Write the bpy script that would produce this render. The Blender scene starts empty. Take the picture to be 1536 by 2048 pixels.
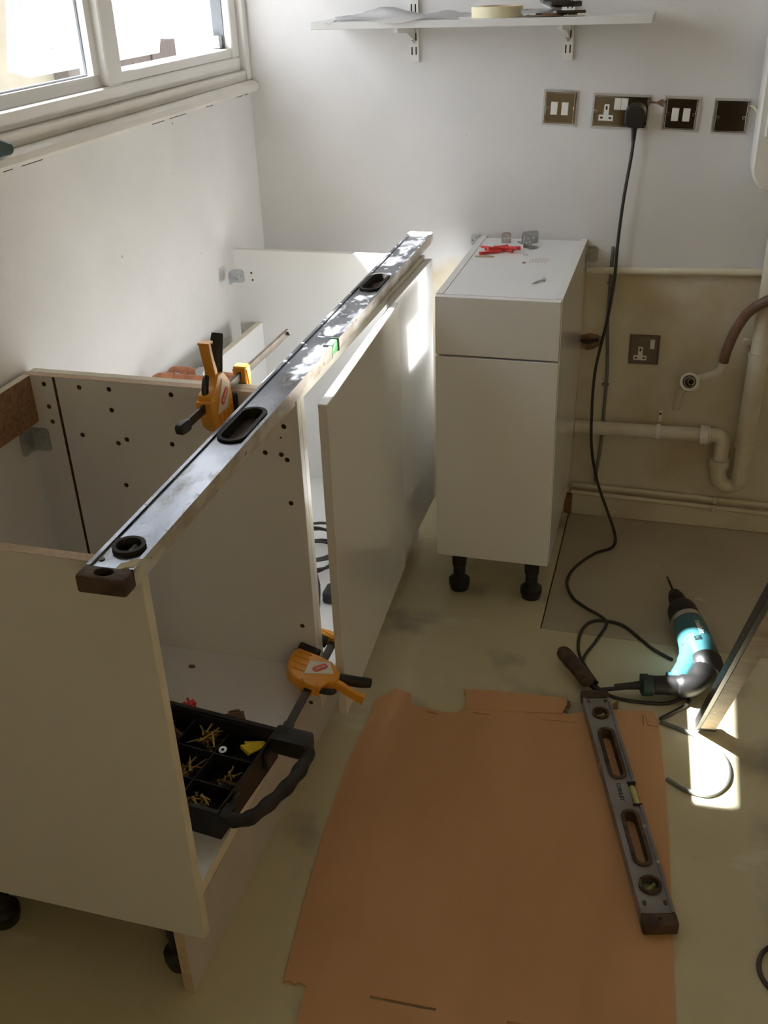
import bpy, bmesh, math, random
from mathutils import Vector, Matrix
random.seed(7)
SC = bpy.context.scene
C = SC.collection

# ------------------------------------------------------------------ camera
FPX = 1998.05
CAM = Vector((1.202, -2.8353, 1.5599)); YAW, PITCH, ROLL = -0.2925, 0.505, -0.0377
cam = bpy.data.cameras.new('camera'); camo = bpy.data.objects.new('camera', cam); C.objects.link(camo)
cam.sensor_fit = 'VERTICAL'; cam.sensor_height = 24.0; cam.lens = FPX / 2048 * 24.0
cam.clip_start = 0.02; cam.clip_end = 200
_f = Vector((math.sin(YAW)*math.cos(PITCH), math.cos(YAW)*math.cos(PITCH), -math.sin(PITCH)))
_r = Vector((math.cos(YAW), -math.sin(YAW), 0)); _u = _r.cross(_f)
_R = math.cos(ROLL)*_r + math.sin(ROLL)*_u; _U = -math.sin(ROLL)*_r + math.cos(ROLL)*_u
camo.matrix_world = Matrix(((_R.x, _U.x, -_f.x, CAM.x), (_R.y, _U.y, -_f.y, CAM.y), (_R.z, _U.z, -_f.z, CAM.z), (0, 0, 0, 1)))
SC.camera = camo
# ------------------------------------------------------------------ sky, sun, exposure
W = bpy.data.worlds.new('sky'); SC.world = W; W.use_nodes = True
bg = W.node_tree.nodes['Background']; bg.inputs[0].default_value = (0.86, 0.93, 1.0, 1); bg.inputs[1].default_value = 2.7
SUN_DIR = Vector((1.0, 0.07, -1.205))
sun = bpy.data.lights.new('sun', 'SUN'); sun.energy = 24.0; sun.angle = math.radians(0.6); sun.color = (0.97, 0.985, 1.0)
suno = bpy.data.objects.new('sun', sun); C.objects.link(suno); suno.location = (-4, -4, 6)
suno.rotation_euler = SUN_DIR.to_track_quat('-Z', 'Y').to_euler()
vs = SC.view_settings; vs.view_transform = 'Standard'; vs.look = 'None'; vs.gamma = 1.0; vs.use_curve_mapping = False
vs.exposure = 1.18
try:
    SC.cycles.max_bounces = 12; SC.cycles.diffuse_bounces = 8; SC.cycles.transparent_max_bounces = 12
    SC.cycles.sample_clamp_indirect = 20.0
except Exception: pass

# ------------------------------------------------------------------ materials
def mat(name, col, rough=0.5, metal=0.0, var=0.0, scale=8.0, col2=None, bump=0.0, bscale=60.0, spec=0.5, coat=0.0, extra=None, detail=4.0, lo=0.4, hi=0.6, stretch=None):
    m = bpy.data.materials.new(name); m.use_nodes = True
    nt = m.node_tree; b = nt.nodes['Principled BSDF']
    b.inputs['Base Color'].default_value = (*col, 1); b.inputs['Roughness'].default_value = rough
    b.inputs['Metallic'].default_value = metal; b.inputs['Specular IOR Level'].default_value = spec
    b.inputs['Coat Weight'].default_value = coat
    tc = nt.nodes.new('ShaderNodeTexCoord'); co = tc.outputs['Object']
    if stretch:
        mp = nt.nodes.new('ShaderNodeMapping'); mp.inputs['Scale'].default_value = stretch
        nt.links.new(co, mp.inputs['Vector']); co = mp.outputs['Vector']
    last = None
    if col2 is not None or var > 0:
        n = nt.nodes.new('ShaderNodeTexNoise'); n.inputs['Scale'].default_value = scale; n.inputs['Detail'].default_value = detail
        nt.links.new(co, n.inputs['Vector'])
        r = nt.nodes.new('ShaderNodeValToRGB'); r.color_ramp.elements[0].position = lo; r.color_ramp.elements[1].position = hi
        c2 = col2 if col2 is not None else tuple(max(0, c*(1-var)) for c in col)
        r.color_ramp.elements[0].color = (*col, 1); r.color_ramp.elements[1].color = (*c2, 1)
        nt.links.new(n.outputs['Fac'], r.inputs['Fac']); last = r.outputs['Color']
    if extra:
        for (c3, s3, lo3, hi3, st) in extra:
            n = nt.nodes.new('ShaderNodeTexNoise'); n.inputs['Scale'].default_value = s3; n.inputs['Detail'].default_value = 5
            if st:
                mp = nt.nodes.new('ShaderNodeMapping'); mp.inputs['Scale'].default_value = st
                nt.links.new(tc.outputs['Object'], mp.inputs['Vector']); nt.links.new(mp.outputs['Vector'], n.inputs['Vector'])
            else: nt.links.new(tc.outputs['Object'], n.inputs['Vector'])
            r = nt.nodes.new('ShaderNodeValToRGB'); r.color_ramp.elements[0].position = lo3; r.color_ramp.elements[1].position = hi3
            r.color_ramp.elements[0].color = (0, 0, 0, 1); r.color_ramp.elements[1].color = (1, 1, 1, 1)
            nt.links.new(n.outputs['Fac'], r.inputs['Fac'])
            mx = nt.nodes.new('ShaderNodeMix'); mx.data_type = 'RGBA'
            nt.links.new(r.outputs['Color'], mx.inputs['Factor'])
            if last: nt.links.new(last, mx.inputs['A'])
            else: mx.inputs['A'].default_value = (*col, 1)
            mx.inputs['B'].default_value = (*c3, 1); last = mx.outputs['Result']
            if metal >= 0.9:
                inv = nt.nodes.new('ShaderNodeMath'); inv.operation = 'MULTIPLY_ADD'; inv.inputs[1].default_value = -1.0; inv.inputs[2].default_value = 1.0
                nt.links.new(r.outputs['Color'], inv.inputs[0]); prev = b.inputs['Metallic'].links
                if prev:
                    mu = nt.nodes.new('ShaderNodeMath'); mu.operation = 'MULTIPLY'; nt.links.new(prev[0].from_socket, mu.inputs[0]); nt.links.new(inv.outputs[0], mu.inputs[1]); nt.links.new(mu.outputs[0], b.inputs['Metallic'])
                else: nt.links.new(inv.outputs[0], b.inputs['Metallic'])
    if last: nt.links.new(last, b.inputs['Base Color'])
    if bump > 0:
        n = nt.nodes.new('ShaderNodeTexNoise'); n.inputs['Scale'].default_value = bscale; n.inputs['Detail'].default_value = 5
        nt.links.new(co, n.inputs['Vector'])
        bp = nt.nodes.new('ShaderNodeBump'); bp.inputs['Strength'].default_value = bump; bp.inputs['Distance'].default_value = 0.01
        nt.links.new(n.outputs['Fac'], bp.inputs['Height']); nt.links.new(bp.outputs['Normal'], b.inputs['Normal'])
    return m

def wall_mat(name, col, old=None, zold=None):
    """painted plaster with fine pits and smudges; below zold the older cream coat shows"""
    m = mat(name, col, 0.75, var=0.06, scale=3.0, bump=0.12, bscale=45, spec=0.25,
            extra=[((0.30, 0.27, 0.22), 55, 0.745, 0.76, None)])
    if old:
        nt = m.node_tree; b = nt.nodes['Principled BSDF']
        src = b.inputs['Base Color'].links[0].from_socket
        tc = nt.nodes.new('ShaderNodeTexCoord'); sp = nt.nodes.new('ShaderNodeSeparateXYZ')
        nt.links.new(tc.outputs['Object'], sp.inputs[0])
        n = nt.nodes.new('ShaderNodeTexNoise'); n.inputs['Scale'].default_value = 9; nt.links.new(tc.outputs['Object'], n.inputs['Vector'])
        a = nt.nodes.new('ShaderNodeMath'); a.operation = 'MULTIPLY_ADD'; a.inputs[1].default_value = 0.10; nt.links.new(n.outputs['Fac'], a.inputs[0]); nt.links.new(sp.outputs['Z'], a.inputs[2])
        mr = nt.nodes.new('ShaderNodeMapRange'); mr.inputs['From Min'].default_value = zold+0.03; mr.inputs['From Max'].default_value = zold+0.07
        mr.inputs['To Min'].default_value = 1; mr.inputs['To Max'].default_value = 0
        nt.links.new(a.outputs[0], mr.inputs['Value'])
        n2 = nt.nodes.new('ShaderNodeTexNoise'); n2.inputs['Scale'].default_value = 5; n2.inputs['Detail'].default_value = 6
        nt.links.new(tc.outputs['Object'], n2.inputs['Vector'])
        r2 = nt.nodes.new('ShaderNodeValToRGB'); r2.color_ramp.elements[0].position = 0.42; r2.color_ramp.elements[1].position = 0.68
        r2.color_ramp.elements[0].color = (*old, 1); r2.color_ramp.elements[1].color = (old[0]*0.82, old[1]*0.74, old[2]*0.62, 1)
        nt.links.new(n2.outputs['Fac'], r2.inputs['Fac'])
        mx = nt.nodes.new('ShaderNodeMix'); mx.data_type = 'RGBA'
        nt.links.new(mr.outputs['Result'], mx.inputs['Factor']); nt.links.new(src, mx.inputs['A']); nt.links.new(r2.outputs['Color'], mx.inputs['B'])
        nt.links.new(mx.outputs['Result'], b.inputs['Base Color'])
    return m

def glass_mat(name, dust=0.0, tint=(1, 1, 1)):
    m = bpy.data.materials.new(name); m.use_nodes = True; nt = m.node_tree
    nt.nodes.remove(nt.nodes['Principled BSDF']); out = nt.nodes['Material Output']
    t = nt.nodes.new('ShaderNodeBsdfTransparent'); t.inputs[0].default_value = (*tint, 1)
    g = nt.nodes.new('ShaderNodeBsdfGlossy'); g.inputs['Roughness'].default_value = 0.02
    lw = nt.nodes.new('ShaderNodeLayerWeight'); fr = nt.nodes.new('ShaderNodeMath'); fr.operation = 'POWER'; fr.inputs[1].default_value = 4.0; nt.links.new(lw.outputs['Facing'], fr.inputs[0])
    mx = nt.nodes.new('ShaderNodeMixShader'); nt.links.new(fr.outputs[0], mx.inputs[0]); nt.links.new(t.outputs[0], mx.inputs[1]); nt.links.new(g.outputs[0], mx.inputs[2])
    last = mx.outputs[0]
    if dust > 0:
        tl = nt.nodes.new('ShaderNodeBsdfTranslucent'); tl.inputs[0].default_value = (0.95, 0.95, 0.93, 1)
        n = nt.nodes.new('ShaderNodeTexNoise'); n.inputs['Scale'].default_value = 6; n.inputs['Detail'].default_value = 6
        tc = nt.nodes.new('ShaderNodeTexCoord'); nt.links.new(tc.outputs['Object'], n.inputs['Vector'])
        mr = nt.nodes.new('ShaderNodeMapRange'); mr.inputs['From Min'].default_value = 0.3; mr.inputs['From Max'].default_value = 0.7
        mr.inputs['To Min'].default_value = dust*0.7; mr.inputs['To Max'].default_value = dust*1.3
        nt.links.new(n.outputs['Fac'], mr.inputs['Value'])
        m2 = nt.nodes.new('ShaderNodeMixShader'); nt.links.new(mr.outputs['Result'], m2.inputs[0]); nt.links.new(last, m2.inputs[1]); nt.links.new(tl.outputs[0], m2.inputs[2]); last = m2.outputs[0]
    nt.links.new(last, out.inputs['Surface']); return m

M = {}
M['wall'] = wall_mat('white_plaster', (0.765, 0.762, 0.765))
M['wallb'] = wall_mat('white_plaster_over_cream', (0.745, 0.735, 0.74), old=(0.68, 0.63, 0.51), zold=0.775)
M['room'] = mat('beige_paint', (0.74, 0.66, 0.52), 0.8, var=0.05)
M['froom'] = mat('pale_olive_paint', (0.76, 0.70, 0.57), 0.8, var=0.05)
M['darkdoor'] = mat('dark_brown_door', (0.06, 0.035, 0.022), 0.4, var=0.2)
M['ceil'] = mat('ceiling_paint', (0.84, 0.82, 0.78), 0.85, var=0.04)
M['floor'] = mat('screed', (0.64, 0.59, 0.40), 0.42, col2=(0.55, 0.50, 0.33), scale=2.2, bump=0.05, bscale=25, lo=0.35, hi=0.7, spec=0.4,
                 extra=[((0.36, 0.34, 0.26), 3.6, 0.58, 0.68, None), ((0.66, 0.64, 0.50), 4.3, 0.62, 0.72, (1, 2.2, 1)), ((0.25, 0.17, 0.11), 38, 0.77, 0.79, None)])
M['sheet'] = mat('hardboard_sheet', (0.47, 0.42, 0.31), 0.45, col2=(0.40, 0.35, 0.25), scale=3.0, bump=0.04, bscale=30, spec=0.4, lo=0.35, hi=0.7,
                 extra=[((0.22, 0.13, 0.08), 30, 0.76, 0.79, None), ((0.62, 0.58, 0.48), 9, 0.68, 0.74, (1, 3, 1))])
M['upvc'] = mat('white_upvc', (0.80, 0.79, 0.77), 0.3, var=0.03, scale=4)
M['sill'] = mat('painted_sill', (0.74, 0.71, 0.66), 0.4, var=0.08, scale=9)
M['gasket'] = mat('grey_gasket', (0.16, 0.17, 0.19), 0.5, var=0.1)
M['mel'] = mat('white_melamine', (0.74, 0.74, 0.735), 0.38, var=0.03, scale=3, bump=0.02, bscale=300)
M['door'] = mat('gloss_white_door', (0.76, 0.755, 0.74), 0.14, var=0.015, scale=2, coat=0.4)
M['edge'] = mat('cream_edging', (0.78, 0.73, 0.60), 0.45, var=0.08, scale=20)
M['tanedge'] = mat('raw_board_edge', (0.62, 0.48, 0.34), 0.7, var=0.15, scale=90)
M['chip'] = mat('chipboard', (0.30, 0.16, 0.085), 0.85, col2=(0.20, 0.105, 0.055), scale=120, bump=0.3, bscale=160)
M['hole'] = mat('drilled_chipboard', (0.20, 0.12, 0.07), 0.9, var=0.3, scale=80)
M['plinth'] = mat('plinth_white', (0.60, 0.55, 0.52), 0.35, var=0.04)
M['black'] = mat('black_plastic', (0.013, 0.0125, 0.012), 0.45, var=0.2, scale=30)
M['rubber'] = mat('black_rubber', (0.014, 0.0125, 0.0115), 0.7, col2=(0.028, 0.025, 0.022), scale=25)
M['brownrub'] = mat('grimy_brown_rubber', (0.045, 0.026, 0.018), 0.65, col2=(0.10, 0.065, 0.04), scale=35, bump=0.3, bscale=90)
M['alu'] = mat('dusty_aluminium', (0.15, 0.16, 0.185), 0.27, 1.0, col2=(0.24, 0.25, 0.275), scale=6, bump=0.04, bscale=120, stretch=(3, 1, 1),
               extra=[((0.24, 0.24, 0.235), 17, 0.52, 0.72, (2.2, 1, 1)), ((0.085, 0.07, 0.06), 8, 0.56, 0.74, None), ((0.30, 0.30, 0.29), 45, 0.62, 0.72, (1, 1.5, 1))])
M['capwhite'] = mat('plastered_end', (0.72, 0.71, 0.68), 0.85, col2=(0.30, 0.20, 0.13), scale=40, lo=0.5, hi=0.75)
M['aluside'] = mat('scuffed_aluminium_side', (0.66, 0.62, 0.54), 0.45, 0.35, col2=(0.45, 0.38, 0.30), scale=5, stretch=(1, 3, 6), extra=[((0.38, 0.20, 0.10), 16, 0.64, 0.70, (1, 2, 6))])
M['alu2'] = mat('grey_painted_aluminium', (0.30, 0.30, 0.31), 0.45, 0.3, col2=(0.22, 0.21, 0.21), scale=10, extra=[((0.55, 0.54, 0.52), 30, 0.68, 0.72, None)])
M['plaster'] = mat('dried_plaster', (0.70, 0.64, 0.42), 0.9, var=0.15, scale=80)
M['vial'] = mat('green_vial', (0.28, 0.55, 0.10), 0.15, spec=0.6, var=0.05)
M['vialb'] = mat('bright_green_vial', (0.22, 0.80, 0.25), 0.2, var=0.05)
M['vialy'] = mat('olive_vial', (0.45, 0.47, 0.16), 0.2, var=0.1)
M['vialg'] = mat('grey_vial_window', (0.30, 0.34, 0.30), 0.1, var=0.3, scale=60)
M['yel'] = mat('amber_plastic', (0.83, 0.37, 0.035), 0.38, var=0.06)
M['steel'] = mat('dark_steel', (0.075, 0.062, 0.054), 0.42, 0.88, var=0.3, scale=30)
M['zinc'] = mat('zinc_plated', (0.55, 0.57, 0.58), 0.35, 0.85, var=0.2, scale=30)
M['redlab'] = mat('red_label', (0.72, 0.07, 0.04), 0.4, var=0.03)
M['whitelab'] = mat('white_label', (0.78, 0.74, 0.62), 0.45, var=0.03)
M['white'] = mat('white_plastic', (0.80, 0.79, 0.75), 0.35, var=0.03)
M['pvc'] = mat('white_pvc_pipe', (0.74, 0.70, 0.60), 0.4, var=0.10, scale=6, col2=(0.62, 0.55, 0.42))
M['ppipe'] = mat('painted_pipe', (0.70, 0.65, 0.50), 0.45, var=0.10, scale=7)
M['chrome'] = mat('chrome', (0.72, 0.70, 0.66), 0.06, 1.0, var=0.02)
M['bsteel'] = mat('brushed_steel', (0.20, 0.155, 0.115), 0.45, 0.5, var=0.1)
M['copper'] = mat('copper', (0.62, 0.27, 0.15), 0.4, 0.8, col2=(0.45, 0.20, 0.12), scale=30)
M['cable'] = mat('dark_cable', (0.035, 0.030, 0.024), 0.5, var=0.2)
M['greycable'] = mat('grey_cable', (0.17, 0.18, 0.16), 0.55, var=0.15)
M['hose'] = mat('brown_rubber_hose', (0.22, 0.12, 0.08), 0.5, col2=(0.14, 0.08, 0.055), scale=12)
M['card'] = mat('corrugated_cardboard', (0.66, 0.385, 0.20), 0.85, col2=(0.59, 0.335, 0.165), scale=2.2, bump=0.06, bscale=60, stretch=(3, 1, 1), lo=0.3, hi=0.7)
M['cyan'] = mat('turquoise_plastic', (0.045, 0.165, 0.185), 0.35, var=0.1, scale=12)
M['silver'] = mat('cast_aluminium', (0.50, 0.47, 0.43), 0.45, 0.7, var=0.25, scale=40)
M['dgreen'] = mat('dark_green_plastic', (0.018, 0.045, 0.040), 0.5, var=0.2)
M['red'] = mat('red_plastic', (0.75, 0.06, 0.06), 0.4, var=0.08)
M['brownp'] = mat('brown_plastic', (0.17, 0.085, 0.05), 0.5, var=0.15)
M['yellowp'] = mat('yellow_plastic', (0.80, 0.62, 0.02), 0.4, var=0.05)
M['gold'] = mat('yellow_passivated_steel', (0.62, 0.45, 0.18), 0.35, 0.9, var=0.2, scale=90)
M['wood'] = mat('matchwood', (0.62, 0.47, 0.28), 0.7, var=0.2, scale=60)
M['tape'] = mat('masking_tape', (0.80, 0.74, 0.52), 0.6, var=0.04)
M['paper'] = mat('crumpled_paper', (0.80, 0.79, 0.80), 0.6, var=0.03, bump=0.05)
M['print'] = mat('brown_print', (0.34, 0.16, 0.11), 0.6, var=0.05)
M['ink'] = mat('dark_print', (0.05, 0.045, 0.04), 0.6, var=0.05)
M['whiteprint'] = mat('white_print', (0.80, 0.82, 0.80), 0.5, var=0.02)
M['dark'] = mat('dark_gap', (0.035, 0.028, 0.022), 0.9, var=0.3)  # near-black for joints, slots and the strip behind the drawer gap
M['brick'] = mat('tan_render', (0.20, 0.168, 0.112), 0.9, var=0.12, scale=5)
M['brown_out'] = mat('brown_stain', (0.055, 0.034, 0.024), 0.8, var=0.2, scale=9)
M['ground'] = mat('pale_concrete', (0.22, 0.21, 0.20), 0.9, var=0.08, scale=2)
M['torn'] = mat('torn_plaster', (0.34, 0.22, 0.15), 0.9, col2=(0.18, 0.11, 0.07), scale=30, bump=0.5, bscale=50)
M['glass'] = glass_mat('window_glass', 0.004)
M['dusty'] = glass_mat('dusty_glass', 0.05)
M['tinted'] = glass_mat('warm_fill_glass', 0.0, (0.68, 0.58, 0.42))  # warm tint given to the fill light of the added window
M['clear'] = mat('clear_plastic', (0.30, 0.24, 0.12), 0.1, var=0.2)
M['beam'] = mat('weathered_timber', (0.42, 0.33, 0.23), 0.6, var=0.25, scale=14, stretch=(1, 1, 4), extra=[((0.75, 0.72, 0.68), 40, 0.70, 0.74, None)])
M['beamdark'] = mat('dark_steel_edge', (0.05, 0.045, 0.045), 0.35, 0.4, var=0.3, scale=20, extra=[((0.8, 0.8, 0.78), 60, 0.68, 0.72, None)])

# ------------------------------------------------------------------ mesh helpers
def catmull(pts, n=8, closed=False):
    P = [Vector(p) for p in pts]; out = []; L = len(P)
    rng = range(L if closed else L-1)
    for i in rng:
        if closed: a, b, c, d = P[(i-1) % L], P[i], P[(i+1) % L], P[(i+2) % L]
        else: a, b, c, d = P[max(i-1, 0)], P[i], P[i+1], P[min(i+2, L-1)]
        for k in range(n):
            t = k/n
            out.append(0.5*((2*b)+(c-a)*t+(2*a-5*b+4*c-d)*t*t+(3*b-a-3*c+d)*t**3))
    if not closed: out.append(P[-1])
    return out

class MB:
    def __init__(s): s.bm = bmesh.new()
    def _mi(s, faces, mi):
        for f in faces: f.material_index = mi
    def box(s, x0, y0, z0, x1, y1, z1, bev=0.0, mi=0, rot=None, seg=1):
        x0, x1 = min(x0, x1), max(x0, x1); y0, y1 = min(y0, y1), max(y0, y1); z0, z1 = min(z0, z1), max(z0, z1)
        b2 = bmesh.new(); bmesh.ops.create_cube(b2, size=1.0)
        for v in b2.verts: v.co = Vector(((x0+x1)/2+v.co.x*(x1-x0), (y0+y1)/2+v.co.y*(y1-y0), (z0+z1)/2+v.co.z*(z1-z0)))
        if bev > 0: bmesh.ops.bevel(b2, geom=b2.edges[:], offset=bev, segments=seg, profile=0.5, affect='EDGES')
        s._merge(b2, mi, rot); return s
    def _merge(s, b2, mi, rot=None):
        if rot is not None: bmesh.ops.transform(b2, matrix=rot, verts=b2.verts[:])
        vm = {v: s.bm.verts.new(v.co) for v in b2.verts}
        for f in b2.faces:
            try: nf = s.bm.faces.new([vm[v] for v in f.verts]); nf.material_index = mi
            except ValueError: pass
        b2.free()
    def prism(s, poly, axis, a, b, mi=0, rot=None, bev=0.0):
        b2 = bmesh.new()
        def P(u, v, w): return {'z': (u, v, w), 'y': (u, w, v), 'x': (w, u, v)}[axis]
        lo = [b2.verts.new(P(u, v, a)) for u, v in poly]; hi = [b2.verts.new(P(u, v, b)) for u, v in poly]
        n = len(poly); b2.faces.new(lo[::-1]); b2.faces.new(hi)
        for i in range(n): b2.faces.new([lo[i], lo[(i+1) % n], hi[(i+1) % n], hi[i]])
        bmesh.ops.recalc_face_normals(b2, faces=b2.faces[:])
        if bev > 0: bmesh.ops.bevel(b2, geom=b2.edges[:], offset=bev, segments=1, profile=0.5, affect='EDGES')
        s._merge(b2, mi, rot); return s
    def tube(s, pts, r, seg=8, mi=0, closed=False, cap=True, sy=1.0):
        P = [Vector(p) for p in pts]; R = r if isinstance(r, (list, tuple)) else [r]*len(P)
        b2 = bmesh.new(); rings = []; up = None; L = len(P)
        for i, p in enumerate(P):
            if closed: t = P[(i+1) % L]-P[(i-1) % L]
            else: t = P[min(i+1, L-1)]-P[max(i-1, 0)]
            if t.length < 1e-9: t = Vector((0, 0, 1))
            t.normalize()
            if up is None: up = Vector((0, 0, 1)) if abs(t.z) < 0.9 else Vector((1, 0, 0))
            a = (up-t*up.dot(t)); a.normalize(); b = t.cross(a); up = a
            rings.append([b2.verts.new(p+(a*math.cos(2*math.pi*k/seg)+b*math.sin(2*math.pi*k/seg)*sy)*R[i]) for k in range(seg)])
        for i in range(L if closed else L-1):
            A, B = rings[i], rings[(i+1) % L]
            for k in range(seg): b2.faces.new([A[k], A[(k+1) % seg], B[(k+1) % seg], B[k]])
        if cap and not closed: b2.faces.new(rings[0][::-1]); b2.faces.new(rings[-1])
        bmesh.ops.recalc_face_normals(b2, faces=b2.faces[:]); s._merge(b2, mi); return s
    def cyl(s, p0, p1, r0, r1=None, seg=16, mi=0): return s.tube([p0, p1], [r0, r0 if r1 is None else r1], seg, mi)
    def ring(s, c, n, ro, ri, h, seg=24, mi=0):
        """washer-like ring, centre c, axis n, thickness h"""
        n = Vector(n).normalized(); up = Vector((0, 0, 1)) if abs(n.z) < 0.9 else Vector((1, 0, 0))
        a = (up-n*up.dot(n)).normalized(); b = n.cross(a); c = Vector(c); b2 = bmesh.new(); rs = []
        for (r, hh) in ((ro, -h/2), (ro, h/2), (ri, h/2), (ri, -h/2)):
            rs.append([b2.verts.new(c+n*hh+(a*math.cos(2*math.pi*k/seg)+b*math.sin(2*math.pi*k/seg))*r) for k in range(seg)])
        for i in range(4):
            A, B = rs[i], rs[(i+1) % 4]
            for k in range(seg): b2.faces.new([A[k], A[(k+1) % seg], B[(k+1) % seg], B[k]])
        bmesh.ops.recalc_face_normals(b2, faces=b2.faces[:]); s._merge(b2, mi); return s
    def sph(s, c, r, mi=0, sc=(1, 1, 1)):
        b2 = bmesh.new(); bmesh.ops.create_uvsphere(b2, u_segments=14, v_segments=8, radius=r)
        for v in b2.verts: v.co = Vector(c)+Vector((v.co.x*sc[0], v.co.y*sc[1], v.co.z*sc[2]))
        s._merge(b2, mi); return s
    def mesh(s, name, off=None):
        if off is not None: bmesh.ops.translate(s.bm, vec=-Vector(off), verts=s.bm.verts[:])
        me = bpy.data.meshes.new(name); s.bm.to_mesh(me); s.bm.free()
        for p in me.polygons: p.use_smooth = True
        me.set_sharp_from_angle(angle=math.radians(35)); return me

def mk(name, me, mats, parent=None, loc=None):
    o = bpy.data.objects.new(name, me)
    me.materials.clear()
    for m in (mats if isinstance(mats, (list, tuple)) else [mats]): me.materials.append(M[m])
    C.objects.link(o)
    if parent: o.parent = parent
    if loc is not None: o.location = loc
    return o
def tag(o, label=None, cat=None, group=None, kind=None):
    if label: o['label'] = label
    if cat: o['category'] = cat
    if group: o['group'] = group
    if kind: o['kind'] = kind
    return o
class Thing:
    """an Empty at the thing's base; parts are given in world coordinates (local=False) or in its own frame"""
    def __init__(s, name, label, cat, loc, rot=None, local=False, group=None):
        s.o = bpy.data.objects.new(name, None); C.objects.link(s.o); s.o.empty_display_size = 0.05
        s.o.location = loc
        if rot is not None: s.o.rotation_euler = rot
        s.loc = Vector(loc); s.local = local; tag(s.o, label, cat, group)
    def part(s, name, mb, mats, parent=None, label=None):
        me = mb.mesh(name, None if s.local else s.loc)
        o = mk(name, me, mats, parent or s.o)
        if label: o['label'] = label
        return o
def single(name, mb, mats, label, cat, loc=(0, 0, 0), group=None):
    return tag(mk(name, mb.mesh(name, loc), mats, loc=loc), label, cat, group)
def struct(name, mb, mats, label=None, parent=None, cat=None):
    o = mk(name, mb.mesh(name), mats, parent)
    if parent is None: o['kind'] = 'structure'
    return tag(o, label, cat)
def cut(me, cutter_mb, name):
    """boolean difference of a mesh (already with materials) with cutter geometry"""
    a = bpy.data.objects.new('tmp_a', me); b = bpy.data.objects.new('tmp_b', cutter_mb.mesh('tmp_c'))
    for m in me.materials: b.data.materials.append(m)
    C.objects.link(a); C.objects.link(b)
    md = a.modifiers.new('b', 'BOOLEAN'); md.operation = 'DIFFERENCE'; md.solver = 'EXACT'; md.object = b
    bpy.context.view_layer.update(); dg = bpy.context.evaluated_depsgraph_get()
    r = bpy.data.meshes.new_from_object(a.evaluated_get(dg)); r.name = name
    bpy.data.objects.remove(a); bpy.data.objects.remove(b)
    for p in r.polygons: p.use_smooth = True
    r.set_sharp_from_angle(angle=math.radians(35))
    return r
def cutpart(T, name, mb, mats, cutter, parent=None):
    if not T.local: bmesh.ops.translate(cutter.bm, vec=-T.loc, verts=cutter.bm.verts[:])
    me = mb.mesh(name, None if T.local else T.loc)
    for m in mats: me.materials.append(M[m])
    me = cut(me, cutter, name)
    o = bpy.data.objects.new(name, me); C.objects.link(o); o.parent = parent or T.o
    return o
def text(name, s, size, mtx, matn, parent, ext=0.0004):
    cu = bpy.data.curves.new('tmp_txt', 'FONT'); cu.body = s; cu.size = size; cu.extrude = ext; cu.align_x = 'CENTER'; cu.align_y = 'CENTER'; cu.resolution_u = 3
    o = bpy.data.objects.new('tmp_txt', cu); C.objects.link(o); bpy.context.view_layer.update()
    me = bpy.data.meshes.new_from_object(o.evaluated_get(bpy.context.evaluated_depsgraph_get())); bpy.data.objects.remove(o)
    me.transform(mtx); me.name = name
    return mk(name, me, matn, parent)
def ovalpoly(cx, cy, w, l, n=10):
    """stadium outline, width w (u), length l (v)"""
    r = w/2; h = max(l/2-r, 0); out = []
    for k in range(n+1):
        a = math.pi*k/n; out.append((cx+r*math.cos(a), cy+h+r*math.sin(a)))
    for k in range(n+1):
        a = math.pi+math.pi*k/n; out.append((cx+r*math.cos(a), cy-h+r*math.sin(a)))
    return out
def circ(cx, cy, r, n=20): return [(cx+r*math.cos(2*math.pi*k/n), cy+r*math.sin(2*math.pi*k/n)) for k in range(n)]

# ================================================================== THE ROOM
RX, RY, RZ = 2.9, -4.3, 2.4           # extents of the room behind and beside the camera
WY0, WY1, WZ0, WZ1 = -1.376, -0.028, 1.262, 2.08   # window opening in the left wall
JX, JY = 0.966, -0.655                # joints of the floor covering
f = MB(); f.prism([(-0.12, 0.12), (JX-0.002, 0.12), (JX-0.002, JY-0.002), (RX, JY-0.002), (RX, RY), (-0.12, RY)], 'z', -0.05, 0.0)
floor = struct('floor', f, 'floor', 'pale greenish screed floor with dirty patches')
s = MB(); s.box(JX+0.0015, JY+0.0015, -0.04, RX, 0.1, -0.0006, 0.0008)
struct('floor_sheet', s, 'sheet', parent=floor)
s = MB(); s.box(-0.12, RY, -0.10, RX, 0.12, -0.05); struct('sub_floor', s, 'dark', parent=floor)
w = MB(); w.box(-0.15, RY, -0.05, 0, WY0, RZ); w.box(-0.15, WY1, -0.05, 0, 0.0, RZ); w.box(-0.15, WY0, -0.05, 0, WY1, WZ0); w.box(-0.15, WY0, WZ1, 0, WY1, RZ)
wall_left = struct('wall_left', w, 'wall', 'white plastered wall under the window')
w = MB(); w.box(-0.15, 0, -0.05, RX, 0.15, RZ)
wall_back = struct('wall_back', w, 'wallb', 'white plastered end wall with sockets and pipes')
w = MB(); w.box(RX, RY, -0.05, RX+0.1, 0.15, RZ); struct('wall_right', w, 'room', 'beige wall out of sight on the right')
FX0, FX1, FZ0, FZ1 = 1.72, 2.78, 0.92, 2.10   # unseen window added behind the camera for fill light
w = MB(); w.box(-0.15, RY-0.1, -0.05, FX0, RY, RZ); w.box(FX1, RY-0.1, -0.05, RX+0.1, RY, RZ); w.box(FX0, RY-0.1, -0.05, FX1, RY, FZ0); w.box(FX0, RY-0.1, FZ1, FX1, RY, RZ); struct('wall_front', w, 'froom', 'pale wall behind the camera')
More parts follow.
